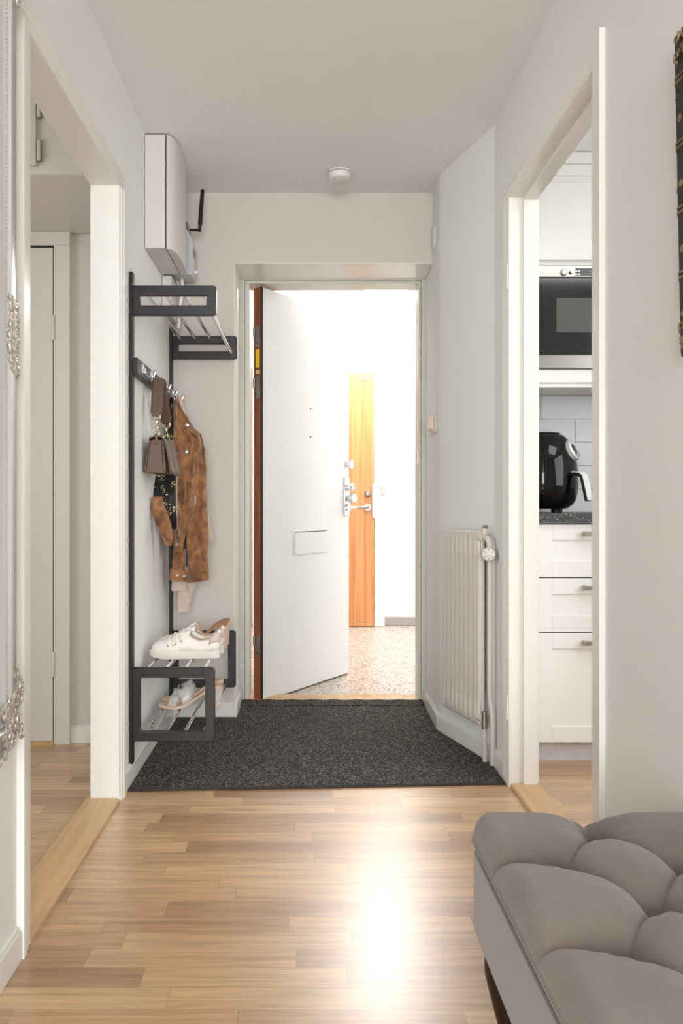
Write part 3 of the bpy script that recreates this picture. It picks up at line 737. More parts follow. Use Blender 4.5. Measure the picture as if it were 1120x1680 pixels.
for (x, y, z0, z1) in ((-0.561, 3.071, 1.300, 1.222), (-0.553, 3.243, 1.288, 1.222)):
    c = MB()
    c.tube([(x-0.013, y, z0+0.006), (x-0.014, y, z0-0.006), (x-0.009, y, z0-0.011), (x+0.009, y, z0-0.011), (x+0.014, y, z0-0.006), (x+0.013, y, z0+0.006)], 0.0022, 8)
    c.lathe([(0.003, 0), (0.005, -0.004), (0.0045, -0.012), (0.003, -0.018)][::-1], (x, y, z0-0.010), seg=10)
    c.tube([(x+0.0045*math.cos(a)*1.0, y, z0-0.036+0.010*math.sin(a)) for a in [2*PI*k/14 for k in range(14)]], 0.0017, 6, closed=True)
    c.tube([(x+0.0125*math.cos(a), y, z0-0.056+0.0125*math.sin(a)) for a in [2*PI*k/20 for k in range(20)]], 0.0018, 6, closed=True)
    c.build('clip', M['gold'], bg, smooth=True)
    MB().box(x-0.0055, x+0.0055, y-0.004, y+0.002, z1-0.024, z0-0.062).build('tab', M['leather'], bg, bevel=0.002)

# ------------------------------------------------------------------ jacket and sweater: lofts through measured rows, with real depth
def garment(rows, dep, ripple=0.004, nr=5, seed=0, N=40, yaw=0.0, zw=None, shear=0.0):
    """rows: (py, xl, xr, Y); closed flattened tube, folds running down"""
    rnd = random.Random(seed)
    # densify
    R = []
    for a, b_ in zip(rows[:-1], rows[1:]):
        st = max(1, int(abs(b_[0]-a[0])/5))
        for k in range(st):
            t_ = k/st; R.append([a[i]+(b_[i]-a[i])*t_ for i in range(4)])
    R.append(list(rows[-1]))
    # smooth
    for _ in range(3):
        R = [R[0]]+[[R[i][0]]+[(R[i-1][k]+2*R[i][k]+R[i+1][k])/4 for k in (1, 2, 3)] for i in range(1, len(R)-1)]+[R[-1]]
    ph = [rnd.uniform(0, 6.28) for _ in range(4)]
    rings = []
    for i, (py, xl, xr, Y) in enumerate(R):
        a = P(xl, py, Y); b_ = P(xr, py, Y); c_ = (a+b_)/2; hw = (b_.x-a.x)/2
        ring = []
        d = dep if not callable(dep) else dep(i/(len(R)-1))
        d = min(d, max(hw*1.6, 0.012))
        for k in range(N):
            th = 2*PI*k/N; ct, st_ = math.cos(th), math.sin(th)
            fx = math.copysign(abs(ct)**0.85, ct)*hw; fy = math.copysign(abs(st_)**0.7, st_)*d/2
            fold = ripple*(math.sin(nr*th+ph[0]+py*0.02)+0.6*math.sin((nr+3)*th+ph[1]-py*0.035)+(0.5*math.sin(py*zw+ph[2]+th) if zw else 0))
            fold *= min(1, hw/0.02)
            fy += fold*(1 if st_ > 0 else -1)*abs(st_)
            x = c_.x+fx; y = Y+fy+fx*yaw
            ring.append((x, y, c_.z+shear*fx))
        rings.append(ring)
    return MB().loft(rings)
from mathutils.bvhtree import BVHTree
from mathutils import noise as mnoise
def wrinkle(mb, amp, sc, seed=0.0, dirv=(0.3, -1, 0)):
    d = Vector(dirv).normalized()
    for i, p in enumerate(mb.v):
        v = Vector(p); q = Vector((v.x*sc[0]+seed, v.y*sc[1], v.z*sc[2]))
        n = abs(mnoise.noise(q))*1.6+0.5*mnoise.noise(q*2.3)
        mb.v[i] = tuple(v+d*n*amp)
    return mb
class Surf:
    def __init__(s_, *mbs):
        v, f = [], []
        for m_ in mbs:
            o_ = len(v); v += [Vector(p) for p in m_.v]; f += [tuple(i+o_ for i in q) for q in m_.f]
        s_.t = BVHTree.FromPolygons(v, f)
    def at(s_, px, py, lift=0.0, Y=3.42):
        o_ = Vector((0, 0, H)); d = (P(px, py, 3.0)-o_).normalized()
        h_ = s_.t.ray_cast(o_, d)[0]
        if h_ is None: h_ = P(px, py, Y)
        return h_-d*lift
jk = empty('suede_jacket', (-0.5, 3.45, 0.83), 'brown suede biker jacket hanging open with black floral lining', 'jacket')
lin_rows = [(652, 280, 286, 3.50), (690, 272, 288, 3.47), (730, 266, 288, 3.43), (770, 256, 288, 3.38), (815, 251, 286, 3.30), (850, 259, 290, 3.32), (868, 272, 290, 3.36)]
wrinkle(garment(lin_rows, 0.02, 0.002, 3, 1), 0.006, (14, 10, 7)).build('lining', M['floral'], jk, smooth=True, angle=60, label='black lining with small cream flowers')
hem1 = [(815, 250, 266, 3.250), (826, 248, 268, 3.245), (836, 247, 272, 3.242), (848, 251, 277, 3.245), (862, 256, 281, 3.250), (874, 263, 283, 3.255), (884, 272, 283, 3.26)]
hm = wrinkle(garment(hem1, 0.024, 0.002, 3, 2), 0.008, (18, 10, 14), 3.0); hm.build('front_hem', M['suede'], jk, smooth=True, angle=60, label='folded left front hem')
hem2 = [(848, 258, 270, 3.262), (862, 257, 280, 3.262), (874, 261, 283, 3.265), (885, 268, 284, 3.27), (895, 271, 281, 3.27)]
wrinkle(garment(hem2, 0.02, 0.002, 3, 12), 0.006, (18, 10, 14), 9.0).build('hem_band', M['suede'], jk, smooth=True, angle=60)
hs_ = Surf(hm)
MB().tube([hs_.at(248, 834, 0.001), hs_.at(257, 846, 0.001), hs_.at(267, 860, 0.001), hs_.at(280, 880, 0.001)], 0.0022, 8).build('seam', M['suede'], jk, smooth=True)
body_rows = [(650, 283, 288, 3.50), (662, 284, 294, 3.48), (680, 284, 302, 3.47), (695, 284, 312, 3.46), (708, 284, 322, 3.455), (718, 284, 328, 3.45), (735, 283, 329, 3.45), (760, 282, 325, 3.44), (800, 281, 325, 3.43), (825, 282, 323, 3.43), (845, 284, 316, 3.43), (865, 282, 308, 3.43), (880, 284, 304, 3.43), (892, 286, 298, 3.43), (905, 287, 297.5, 3.43)]
bdm = wrinkle(garment(body_rows, 0.075, 0.006, 4, 3, yaw=0.25), 0.032, (34, 16, 8), 5.0)
bdm.build('body', M['suede'], jk, smooth=True, angle=60)
sl = [(712, 320, 329, 3.50), (725, 318, 333, 3.49), (745, 318, 337, 3.48), (780, 317, 339, 3.48), (820, 314, 339, 3.48), (850, 307, 340, 3.48), (880, 304, 341, 3.48), (905, 306, 341, 3.48), (925, 308, 341, 3.48), (936, 309, 341, 3.48), (950, 309, 342, 3.48)]
srm = wrinkle(garment(sl, 0.07, 0.004, 5, 4, zw=0.3), 0.028, (26, 14, 17), 1.0)
s_r = srm.build('sleeve', M['suede'], jk, smooth=True, angle=60)
sl2 = [(800, 290, 306, 3.55), (860, 286, 303, 3.54), (900, 284, 302, 3.53), (930, 282, 303, 3.53), (948, 280, 306, 3.53)]
s_l = wrinkle(garment(sl2, 0.055, 0.003, 4, 5, zw=0.2), 0.02, (26, 14, 17), 7.0).build('sleeve', M['suede'], jk, smooth=True, angle=60)
MB().box(P(300, 0, 3.56).x, P(311, 0, 3.56).x, 3.56, 3.565, P(0, 940, 3.56).z, P(0, 860, 3.56).z).build('sleeve_gap_shade', M['leatherd'], jk, label='dark sheet standing for the shade between the two sleeves')  # flat dark sheet stands in for shade in the slit between sleeves
cr = garment([(932, 308.5, 341.5, 3.478), (934, 308, 342.5, 3.478), (943, 308, 343, 3.478), (945, 308.5, 342.5, 3.478), (953, 309, 343.5, 3.478)], 0.08, 0.003, 3, 6, shear=0.12)
cr.build('cuff', M['suede'], s_r, smooth=True, angle=60)
cl = garment([(935, 280, 306, 3.515), (937, 279, 307, 3.515), (945, 278.5, 308, 3.515), (952, 278, 308, 3.515)], 0.062, 0.002, 3, 7, shear=-0.1)
cl.build('cuff', M['suede'], s_l, smooth=True, angle=60)
ss = Surf(cl)
for (px, py) in ((291, 944), (302, 945.5)):
    MB().lathe([(0.0062, -0.001), (0.0062, 0.002), (0.003, 0.004)], ss.at(px, py, 0.001), (0, -1, 0), 14).build('snap', M['chrome'], s_l, smooth=True)
ss = Surf(srm)
rb = MB()
for k in range(7):
    py = 824+k*8; rb.tube([ss.at(331, py, 0.0), ss.at(334, py-1, 0.002), ss.at(337, py-1, 0.002), ss.at(338.5, py, 0.0)], 0.0032, 8)
rb.build('elbow_ribs', M['suede'], s_r, smooth=True)
MB().tube([ss.at(331+0.3*k, 760+k*20, 0.0) for k in range(9)], 0.0015, 6).build('sleeve_seam', M['suede'], s_r, smooth=True)
sb = Surf(bdm)
lap = []
for (py, x0, x1) in ((655, 284.5, 287.5), (668, 285, 291), (682, 286, 293), (696, 286, 292.5), (708, 285, 291), (720, 284.5, 289)):
    a_, b_ = sb.at(x0, py, 0.004), sb.at(x1, py, 0.008); lap.append([a_, (a_+b_)/2+Vector((0.001, -0.016, 0)), b_])
MB().sheet(lap).build('lapel', M['suede'], jk, smooth=True, solid=0.006, sub=1)
ep = []
for (xa, ya, xb, yb) in ((301.5, 700, 304, 693), (305, 704, 308, 694), (314, 710.5, 317, 702), (323, 717, 326.5, 710)):
    a_, b_ = sb.at(xa, ya, 0.004), sb.at(xb, yb, 0.004); ep.append([a_, (a_+b_)/2+Vector((0, -0.004, 0)), b_])
MB().sheet(ep).build('epaulette', M['suede'], jk, smooth=True, solid=0.004)
def line(pts, r, name, m_, lift=0.0):
    MB().tube([sb.at(px, py, lift) for px, py in pts], r, 6).build(name, m_, jk, smooth=True)
line([(302, 701), (306, 706), (314, 712), (323, 719)], 0.0012, 'seam', M['leatherd'])
line([(297, 700), (303, 712), (311, 726), (319, 738), (322, 742)], 0.0011, 'seam', M['leatherd'])
line([(291, 712), (295, 722), (299, 732), (303, 738)], 0.0010, 'seam', M['leatherd'])
line([(322, 742), (324, 732), (326, 722)], 0.0010, 'seam', M['leatherd'])
for (px, py) in ((306.5, 697.5), (305, 741)):
    MB().lathe([(0.0085, -0.001), (0.0085, 0.002), (0.004, 0.005)], sb.at(px, py, 0.007 if py < 700 else 0.001), (0, -1, 0.1), 16).build('snap', M['chrome'], jk, smooth=True)
line([(289.6, 742+12.6*k) for k in range(11)], 0.0030, 'zip', M['silverp'], 0.003)
c_ = sb.at(291, 872, 0.003)
zp = MB().lathe([(0.006, 0), (0.006, 0.004)], c_, (0, -1, 0), 10); zp.obox(c_+Vector((-0.004, -0.004, -0.036)), (0.008, 0, 0), (0, 0.003, 0), (0, 0, 0.034))
zp.build('zip_pull', M['chrome'], jk, bevel=0.001)
c_ = sb.at(319.5, 812, 0.004)
MB().obox(c_+Vector((-0.003, 0, -0.042)), (0.008, 0, 0), (0, 0.003, 0), (-0.002, 0, 0.042)).build('zip_pull', M['chrome'], jk, bevel=0.001)
MB().lathe([(0.0055, -0.001), (0.0055, 0.003)], sb.at(291.5, 893, 0.001), (0, -1, 0), 12).build('snap', M['chrome'], jk)
MB().tube([(-0.548, 3.455, 1.44), (-0.552, 3.458, 1.425), P(286, 652, 3.49)], 0.003, 6).build('hanging_loop', M['suede'], jk)

sk = empty('knit_sweater', (-0.5, 3.6, 0.7), 'beige knit sweater hanging behind the suede jacket', 'sweater')
garment([(650, 289, 298, 3.62), (670, 290, 303, 3.62), (700, 291, 312, 3.61), (740, 292, 320, 3.60), (800, 288, 326, 3.60), (880, 286, 326, 3.60), (930, 284, 322, 3.60), (948, 285, 320, 3.60)], 0.07, 0.005, 5, 8).build('body', M['knit'], sk, smooth=True, angle=60)
garment([(760, 322, 334, 3.60), (820, 326, 338, 3.60), (860, 330, 345, 3.60), (880, 332, 350, 3.60), (888, 334, 349, 3.60)], 0.05, 0.002, 4, 9).build('sleeve', M['knit'], sk, smooth=True, angle=60)
garment([(900, 288, 326, 3.585), (945, 288, 326, 3.585), (958, 290, 323, 3.585), (972, 291, 317, 3.585), (980, 290, 314, 3.585), (1003, 289, 311, 3.585)], 0.05, 0.002, 4, 10).build('sleeve', M['knit'], sk, smooth=True, angle=60)
garment([(930, 283, 307, 3.55), (955, 282, 306, 3.55), (969, 281, 307, 3.55)], 0.03, 0.001, 4, 11).build('hem_band', M['knit'], sk, smooth=True, angle=60)
MB().tube([(-0.548, 3.62, 1.44), (-0.552, 3.62, 1.425), P(293, 652, 3.62)], 0.003, 6).build('hanging_loop', M['knit'], sk)

# ------------------------------------------------------------------ shoes
def interp(tab, t_):
    for (a, va), (b_, vb) in zip(tab[:-1], tab[1:]):
        if t_ <= b_:
            k = (t_-a)/(b_-a); k = k*k*(3-2*k) if False else k
            return va+(vb-va)*k
    return tab[-1][1]
SR = 0.3935
def make_sneaker():
    L_ = 0.264; x0 = -0.590; Yc = 3.105
    s = empty('sneaker', (-0.458, Yc, SR))
    W = [(0, 0.016), (0.015, 0.024), (0.05, 0.034), (0.12, 0.043), (0.28, 0.049), (0.5, 0.041), (0.75, 0.034), (0.93, 0.031), (0.98, 0.024), (1, 0.014)]
    def outline(z, k, grow=1.0, sh=0.0):
        pts = []
        n = 28
        for i in range(n+1):
            t_ = 0.5-0.5*math.cos(PI*i/n); pts.append((x0+L_*t_+sh, Yc-interp(W, t_)*grow, z))
        for i in range(n, -1, -1):
            t_ = 0.5-0.5*math.cos(PI*i/n); pts.append((x0+L_*t_+sh, Yc+interp(W, t_)*grow, z))
        return pts
    def toe(pts, amt): return [(p[0], p[1], p[2]+amt*max(0, (0.25-(p[0]-x0)/L_)/0.25)**2) for p in pts]
    MB().loft([toe(outline(SR, 0, 0.94), 0.012), toe(outline(SR+0.004, 0, 1.0), 0.010), toe(outline(SR+0.022, 0, 1.02), 0.006), toe(outline(SR+0.030, 0, 1.0), 0.004)]).build('sole', M['sole'], s, smooth=True, angle=50)
    HT = [(0, 0.010), (0.03, 0.026), (0.07, 0.034), (0.15, 0.041), (0.26, 0.047), (0.38, 0.060), (0.5, 0.076), (0.56, 0.080), (0.62, 0.064), (0.72, 0.050), (0.84, 0.056), (0.92, 0.074), (0.96, 0.080), (1.0, 0.074)]
    rows = []; NS = 21
    TS = [0.5-0.5*math.cos(PI*i/40) for i in range(41)]
    for t_ in TS:
        wd = interp(W, t_)*0.96; h_ = interp(HT, t_); r_ = []
        for k in range(NS):
            a = PI*k/(NS-1); ex = 0.75 if t_ < 0.45 else 0.6
            c_, s_ = math.cos(a), math.sin(a)
            yy = -math.copysign(abs(c_)**ex, c_)*wd*(1-0.18*s_ if t_ > 0.4 else 1); zz = (s_**0.62)*h_ if t_ > 0.45 else (s_**0.8)*h_
            r_.append((x0+0.004+(L_-0.006)*t_+(0.004*s_ if t_ > 0.95 else 0), Yc+yy, SR+0.024+zz))
        rows.append(r_)
    up = MB(); up.sheet(rows)
    keep = []
    for f_ in up.f:
        i, k = divmod(f_[0], NS); t_ = TS[i]
        if t_ > 0.54 and t_ < 0.955 and 5 <= k <= 14: continue
        keep.append(f_)
    up.f = keep
    up.build('upper', M['sneaker'], s, smooth=True, solid=0.0035, angle=60)
    # collar rim, tongue, insole, heel patch, laces
    ia = [i for i, t_ in enumerate(TS) if t_ > 0.53 and t_ < 0.965]
    rim = [rows[i][5] for i in ia]+[rows[ia[-1]][k] for k in range(6, 15)]+[rows[i][15] for i in ia[::-1]]
    MB().tube(rim, 0.0028, 8).build('collar', M['lining'], s, smooth=True)
    tg = []
    for (t_, z, hw) in ((0.33, 0.078, 0.016), (0.42, 0.092, 0.018), (0.5, 0.108, 0.020), (0.56, 0.116, 0.022), (0.585, 0.118, 0.019)):
        tg.append([(x0+L_*t_, Yc+hw*q, SR+z-0.006*q*q) for q in (-1, -0.5, 0, 0.5, 1)])
    MB().sheet(tg).build('tongue', M['lace'], s, smooth=True, solid=0.005, sub=1)
    MB().loft([outline(SR+0.034, 0, 0.86), outline(SR+0.037, 0, 0.84)]).build('insole', M['tanbed'], s, label='tan insole')
    hp = []
    for i in [i for i, t_ in enumerate(TS) if t_ >= 0.845]:
        r_ = rows[i]; hp.append([(p[0]+0.0012, Yc+(p[1]-Yc)*1.06, p[2]) for p in r_[2:8]])
    MB().sheet(hp).build('heel_patch', M['heelpatch'], s, smooth=True, solid=0.002, label='blush suede heel patch')
    hp = [[(p[0], 2*Yc-p[1], p[2]) for p in r_] for r_ in hp]
    MB().sheet(hp).build('heel_patch', M['heelpatch'], s, smooth=True, solid=0.002)
    for j_, t_ in enumerate((0.27, 0.335, 0.40, 0.465)):
        i = min(range(41), key=lambda q: abs(TS[q]-t_)); r_ = rows[i]
        pts = [Vector(r_[k])+Vector((0.0, 0, 0.003)) for k in range(3, 18)]
        pts[0].y -= 0.001; pts[-1].y += 0.001
        MB().tube(pts, 0.0046, 6).build('lace', M['lace'], s, smooth=True)
        for p in (r_[3], r_[17]): MB().ball(Vector(p)+Vector((0, -0.002 if p[1] < Yc else 0.002, -0.001)), 0.0032, 6).build('eyelet', M['gold'], s, smooth=True)
    return s
sn = make_sneaker(); tag(sn, 'white leather sneaker nearer the viewer on the shoe rack', 'sneaker', 'pair of white sneakers')
s2_ = copy_tree(sn); s2_.location = sn.location+Vector((0.004, 0.102, 0)); tag(s2_, 'white leather sneaker behind the nearer one on the shoe rack', 'sneaker', 'pair of white sneakers')

def make_heel(name, zr, xt, xh, hh, bed, clear=True, strapped=True, Yc=3.24):
    s = empty(name, ((xt+xh)/2, Yc, zr))
    Lx = xh-xt
    W = [(0, 0.012), (0.06, 0.026), (0.22, 0.037), (0.35, 0.037), (0.55, 0.026), (0.8, 0.026), (0.95, 0.026), (1, 0.018)]
    Z = [(0, 0.006), (0.12, 0.002), (0.3, 0.0), (0.42, 0.006), (0.6, hh*0.42), (0.78, hh*0.84), (0.9, hh*0.98), (1, hh*1.0)]
    top = []; rr = []
    for i in range(33):
        t_ = i/32; z = (interp(Z, max(0, t_-0.03))+interp(Z, t_)+interp(Z, min(1, t_+0.03)))/3; wd = interp(W, t_); x = xt+Lx*t_
        rr.append([(x, Yc-wd, zr+z), (x, Yc-wd, zr+z+0.011), (x, Yc-wd*0.5, zr+z+0.0105), (x, Yc+wd*0.5, zr+z+0.0105), (x, Yc+wd, zr+z+0.011), (x, Yc+wd, zr+z)])
    MB().loft(rr).build('footbed', bed, s, smooth=True, angle=50)
    hz = zr+hh-0.002
    xb = xh-0.018
    hl = MB().loft([[(xb+a*0.016+0.002, Yc+b_*0.017, hz) for a, b_ in ((-1, -1), (1, -1), (1, 1), (-1, 1))], [(xb+a*0.011+0.004, Yc+b_*0.013, zr+0.004) for a, b_ in ((-1, -1), (1, -1), (1, 1), (-1, 1))]])
    hl.build('heel', M['clear'] if clear else M['nude'], s, bevel=0.002, label='clear block heel' if clear else None)
    MB().box(xb-0.008, xb+0.016, Yc-0.013, Yc+0.013, zr, zr+0.005).build('heel_tip', M['nude'], s, bevel=0.001)
    if strapped:
        for (ta, tb, ht, name_) in ((0.16, 0.30, 0.040, 'toe_strap'), (0.40, 0.55, 0.056, 'vamp_strap')):
            rows = []
            for k in range(17):
                a = PI*k/16; r_ = []
                for q in range(5):
                    t_ = ta+(tb-ta)*q/4; wd = interp(W, t_)+0.002; z = interp(Z, t_)+0.008
                    lean = -0.022*math.sin(a) if name_ == 'vamp_strap' else 0.01*math.sin(a)
                    r_.append((xt+Lx*t_+lean, Yc-math.cos(a)*wd, zr+z+math.sin(a)**0.7*ht))
                rows.append(r_)
            MB().sheet(rows).build(name_, M['clear'] if clear else M['nude'], s, smooth=True, solid=0.0022, label='transparent plastic strap' if clear else None)
    return s
SR2 = 0.1705
h1 = make_heel('clear_heel_sandal', SR2, -0.582, -0.335, 0.078, M['nude'])
tag(h1, 'nude sandal with clear straps and clear heel, nearer one on lower rods', 'sandal', 'pair of clear-strap sandals')
h2 = copy_tree(h1); h2.location = h1.location+Vector((-0.003, 0.105, 0)); tag(h2, 'nude sandal with clear straps and clear heel, rear one on lower rods', 'sandal', 'pair of clear-strap sandals')
m1 = make_heel('mule', SR, -0.565, -0.318, 0.093, M['tanbed'], clear=False, Yc=3.315)
tag(m1, 'nude heeled mule with tan footbed just behind the white sneakers', 'mule', 'pair of heeled mules')
m2 = copy_tree(m1); m2.location = m1.location+Vector((0.0, 0.09, 0)); tag(m2, 'nude heeled mule with tan footbed, rearmost on the upper shoe rods', 'mule', 'pair of heeled mules')

# ------------------------------------------------------------------ electrical boxes, detector, switches
fb = empty('fuse_cabinet', (-0.56, 3.3, 1.953), 'tall off-white fuse cabinet with curved cover on left wall by ceiling', 'fuse cabinet')
MB().box(XL+0.001, -0.5375, 3.13, 3.486, 1.953, 2.386).build('body', M['panel'], fb, bevel=0.002)
cv = [(-0.534, 3.13), (-0.522, 3.138), (-0.509, 3.163), (-0.501, 3.20), (-0.4985, 3.25), (-0.4975, 3.31), (-0.4985, 3.37), (-0.503, 3.43), (-0.512, 3.465), (-0.534, 3.486)]
MB().prism(cv, 1.950, 2.386).build('cover', M['panel'], fb, bevel=0.0025)
MB().box(-0.5378, -0.5338, 3.1305, 3.486, 1.955, 2.384).build('gap', M['seal'], fb, label='dark gap between body and cover')
for dx in (0, 0.012): MB().box(-0.585+dx, -0.583+dx, 3.20, 3.27, 1.9525, 1.9535).build('vent_slot', M['nickel'], fb)
mb_ = empty('electricity_meter', (-0.56, 3.6, 1.97), 'light grey electricity meter with labels on left wall beside the fuse cabinet', 'electricity meter')
MB().prism([(XL+0.001, 2.165), (XL+0.001, 1.97), (-0.498, 1.97), (-0.492, 1.98), (-0.492, 2.10), (-0.500, 2.135), (-0.516, 2.165)], 3.55, 3.675, 'xz').build('case', M['meter'], mb_, bevel=0.003)
MB().box(XL+0.02, -0.515, 3.56, 3.665, 2.165, 2.205).build('terminal_cover', M['clear_grey'], mb_, bevel=0.006, label='smoky clear cover')
MB().box(-0.4925, -0.491, 3.575, 3.64, 2.055, 2.09).build('display', M['disp'], mb_)
MB().box(-0.4925, -0.491, 3.625, 3.64, 2.018, 2.030).build('indicator', M['yellow'], mb_, label='small yellow mark')
MB().lathe([(0.008, 0), (0.006, 0.015)], (-0.492, 3.61, 1.995), (1, 0, 0.2), 12).build('knob', M['white'], mb_)
an = MB().tube([(-0.512, 3.60, 2.18), (-0.468, 3.60, 2.179)], 0.0055, 10); an.tube([(-0.468, 3.60, 2.172), (-0.466, 3.60, 2.205)], 0.007, 10); an.tube([(-0.466, 3.60, 2.203), (-0.455, 3.60, 2.352), (-0.4545, 3.60, 2.357)], [0.0095, 0.0085, 0.006], 14)
an.build('antenna', M['blackp'], mb_, smooth=True, label='black stub antenna')
cd = empty('cable_duct', (-0.6, 3.6, 1.77), 'white cable duct below the fuse cabinet behind the hat shelf', 'cable duct')
MB().box(XL+0.001, -0.575, 3.50, 3.68, 1.78, 1.952).build('duct', M['panel'], cd, bevel=0.004)
MB().tube([(-0.55, 3.62, 1.97), (-0.545, 3.62, 1.92), (-0.56, 3.64, 1.86), (-0.57, 3.66, 1.76)], 0.008, 10).build('cable', M['white'], cd, smooth=True)
MB().tube([(-0.575, 3.66, 1.97), (-0.56, 3.66, 1.90), (-0.565, 3.68, 1.80)], 0.006, 10).build('cable', M['white'], cd, smooth=True)

sd = empty('smoke_detector', (0.142, 3.49, CEIL), 'round white smoke detector on the ceiling', 'smoke detector')
MB().lathe([(0.049, -0.008), (0.049, -0.0005)], (0.142, 3.49, CEIL), seg=40).build('base_ring', M['white'], sd, bevel=0.001)
MB().lathe([(0.0, -0.036), (0.036, -0.036), (0.044, -0.033), (0.0465, -0.026), (0.0465, -0.011), (0.044, -0.010)], (0.142, 3.49, CEIL), seg=40).build('cover', M['white'], sd, smooth=True)
for k in range(3): MB().lathe([(0.0015, -0.0368), (0.0015, -0.0355)], (0.115+0.004*k, 3.47+0.006*(k % 2), CEIL), seg=8).build('indicator', M['disp'], sd)

ls = empty('light_switch', (0.577, 3.7, 1.34), 'ivory rocker light switch on right wall beside the entrance door', 'light switch')
MB().box(0.569, 0.5775, 3.63, 3.785, 1.295, 1.375).build('plate', M['switch'], ls, bevel=0.004)
MB().prism([(0.569, 1.305), (0.553, 1.312), (0.562, 1.365), (0.569, 1.368)], 3.655, 3.76, 'xz').build('rocker', M['switch'], ls, bevel=0.002)
cp = empty('cover_plate', (0.577, 3.68, 2.18), 'round white blank cover plate high on right wall near entrance door', 'cover plate')
MB().lathe([(0.052, 0), (0.052, 0.006), (0.046, 0.010), (0.001, 0.011)], (0.578, 3.69, 2.18), (-1, 0, 0), 36).build('disc', M['wall'], cp, smooth=True)

# ------------------------------------------------------------------ radiator
rd = empty('radiator', (0.62, 3.25, 0.134), 'narrow white panel radiator on the slanted wall right of the entrance door', 'radiator')
RA = Vector((0.577, 3.405, 0)); RB = Vector((0.661, 3.10, 0)); rv = (RB-RA); rl = rv.length; rt = rv.normalized(); rn = Vector((rt.y, -rt.x, 0))
if rn.y > 0: rn = -rn
nf = 8; z0r, z1r = 0.134, 0.873
def rad_off(s_, z):
    u_ = (s_/rl*nf) % 1.0; fl = math.exp(-((u_-0.5)/0.17)**2)
    zz = min(z-z0r, z1r-z); fade = min(1, max(0, (zz-0.015)/0.02)); deep = 1.0 if zz < 0.085 else 0.45
    e = min(s_, rl-s_, zz); ed = math.sqrt(max(0, 1-(1-min(e/0.012, 1))**2))
    return 0.010*ed+0.006*(1-fl)*fade*deep-0.003*fade
rows = []
zs = [z0r+0.012*(1-math.cos(PI/2*k/5)) for k in range(5)]+[z0r+0.012+(z1r-z0r-0.024)*k/60 for k in range(61)]+[z1r-0.012*(1-math.cos(PI/2*k/5)) for k in range(4, -1, -1)]
for z in zs:
    rows.append([RA+rt*(rl*k/128)+rn*rad_off(rl*k/128, z)+Vector((0, 0, z)) for k in range(129)])
MB().sheet(rows).build('front_panel', M['rad'], rd, smooth=True, angle=80)
MB().obox(RA-rn*0.018+Vector((0, 0, z0r)), rv, rn*0.019, (0, 0, z1r-z0r)).build('back_panel', M['rad'], rd, bevel=0.006)
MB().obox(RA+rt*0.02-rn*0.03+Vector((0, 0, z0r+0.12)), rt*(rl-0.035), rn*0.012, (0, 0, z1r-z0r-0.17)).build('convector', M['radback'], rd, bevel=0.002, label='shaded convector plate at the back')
top = RB+Vector((0, 0, 0.845)); 
px_, py_ = 0.680, 3.035
vl = MB().tube([RB-rt*0.015+Vector((0, 0, 0.850)), RB+rt*0.02+Vector((0, 0, 0.850))], 0.017, 14)
vl.tube([RB+rt*0.02+Vector((0, 0, 0.85)), RB+rt*0.045+Vector((0, 0, 0.85)), (px_-0.004, py_+0.008, 0.843), (px_, py_, 0.82), (px_, py_, 0.79)], 0.0115, 12)
vl.tube([RB+rt*0.03+Vector((0, 0, 0.855)), RB+rt*0.03+Vector((0, 0, 0.883))], 0.010, 10)
vl.build('valve', M['rad'], rd, smooth=True)
MB().tube([RB+rt*0.03+rn*0.006+Vector((0, 0, 0.888)), RB+rt*0.03-rn*0.012+Vector((0, 0, 0.888))], 0.007, 12).build('bleed_screw', M['nickel'], rd, smooth=True)
tc_ = Vector((px_-0.006, py_-0.012, 0.79)); tdir = Vector((-0.25, -1, 0)).normalized()
th = MB().lathe([(0.012, 0), (0.024, 0.004), (0.026, 0.010), (0.026, 0.030), (0.022, 0.036), (0.0, 0.038)], tc_, tuple(tdir), 32).build('thermostat_dial', M['knob'], rd, smooth=True)
q_ = tdir.cross(Vector((0, 0, 1))).normalized()
for k in range(6):
    a = 2*PI*k/6+0.5; e = q_*math.cos(a)+Vector((0, 0, 1))*math.sin(a)
    MB().tube([tc_+tdir*0.0365+e*0.014, tc_+tdir*0.0363+e*0.019], 0.0011, 6).build('dial_mark', M['disp'], th)
MB().tube([(px_, py_+0.002, 0.80), (px_, py_+0.002, 0.765)], 0.015, 12).build('valve_collar', M['nickel'], rd, smooth=True)
def pz(py, Y): return H+(CY-py)*Y/F
MB().tube([(px_, py_, 0.79), (px_, py_, 0.28), (px_+0.002, py_, 0.24), (px_+0.008, py_-0.006, 0.20), (px_+0.009, py_-0.008, 0.15), (px_+0.009, py_-0.008, 0.009)], 0.0095, 14).build('pipe', M['rad'], rd, smooth=True)
lv = RB+Vector((0, 0, 0.165))
vl = MB().tube([lv-rt*0.015, lv+rt*0.022], 0.015, 12); vl.build('lower_valve', M['rad'], rd, smooth=True)
vv = lv+rt*0.028
MB().tube([vv+Vector((0, 0, 0.03)), vv+Vector((0, 0, -0.035))], 0.011, 12).build('valve_body', M['nickel'], rd, smooth=True)
MB().tube([vv+Vector((0, 0, -0.03)), (vv.x+0.002, vv.y, 0.009)], 0.009, 12).build('pipe', M['rad'], rd, smooth=True)

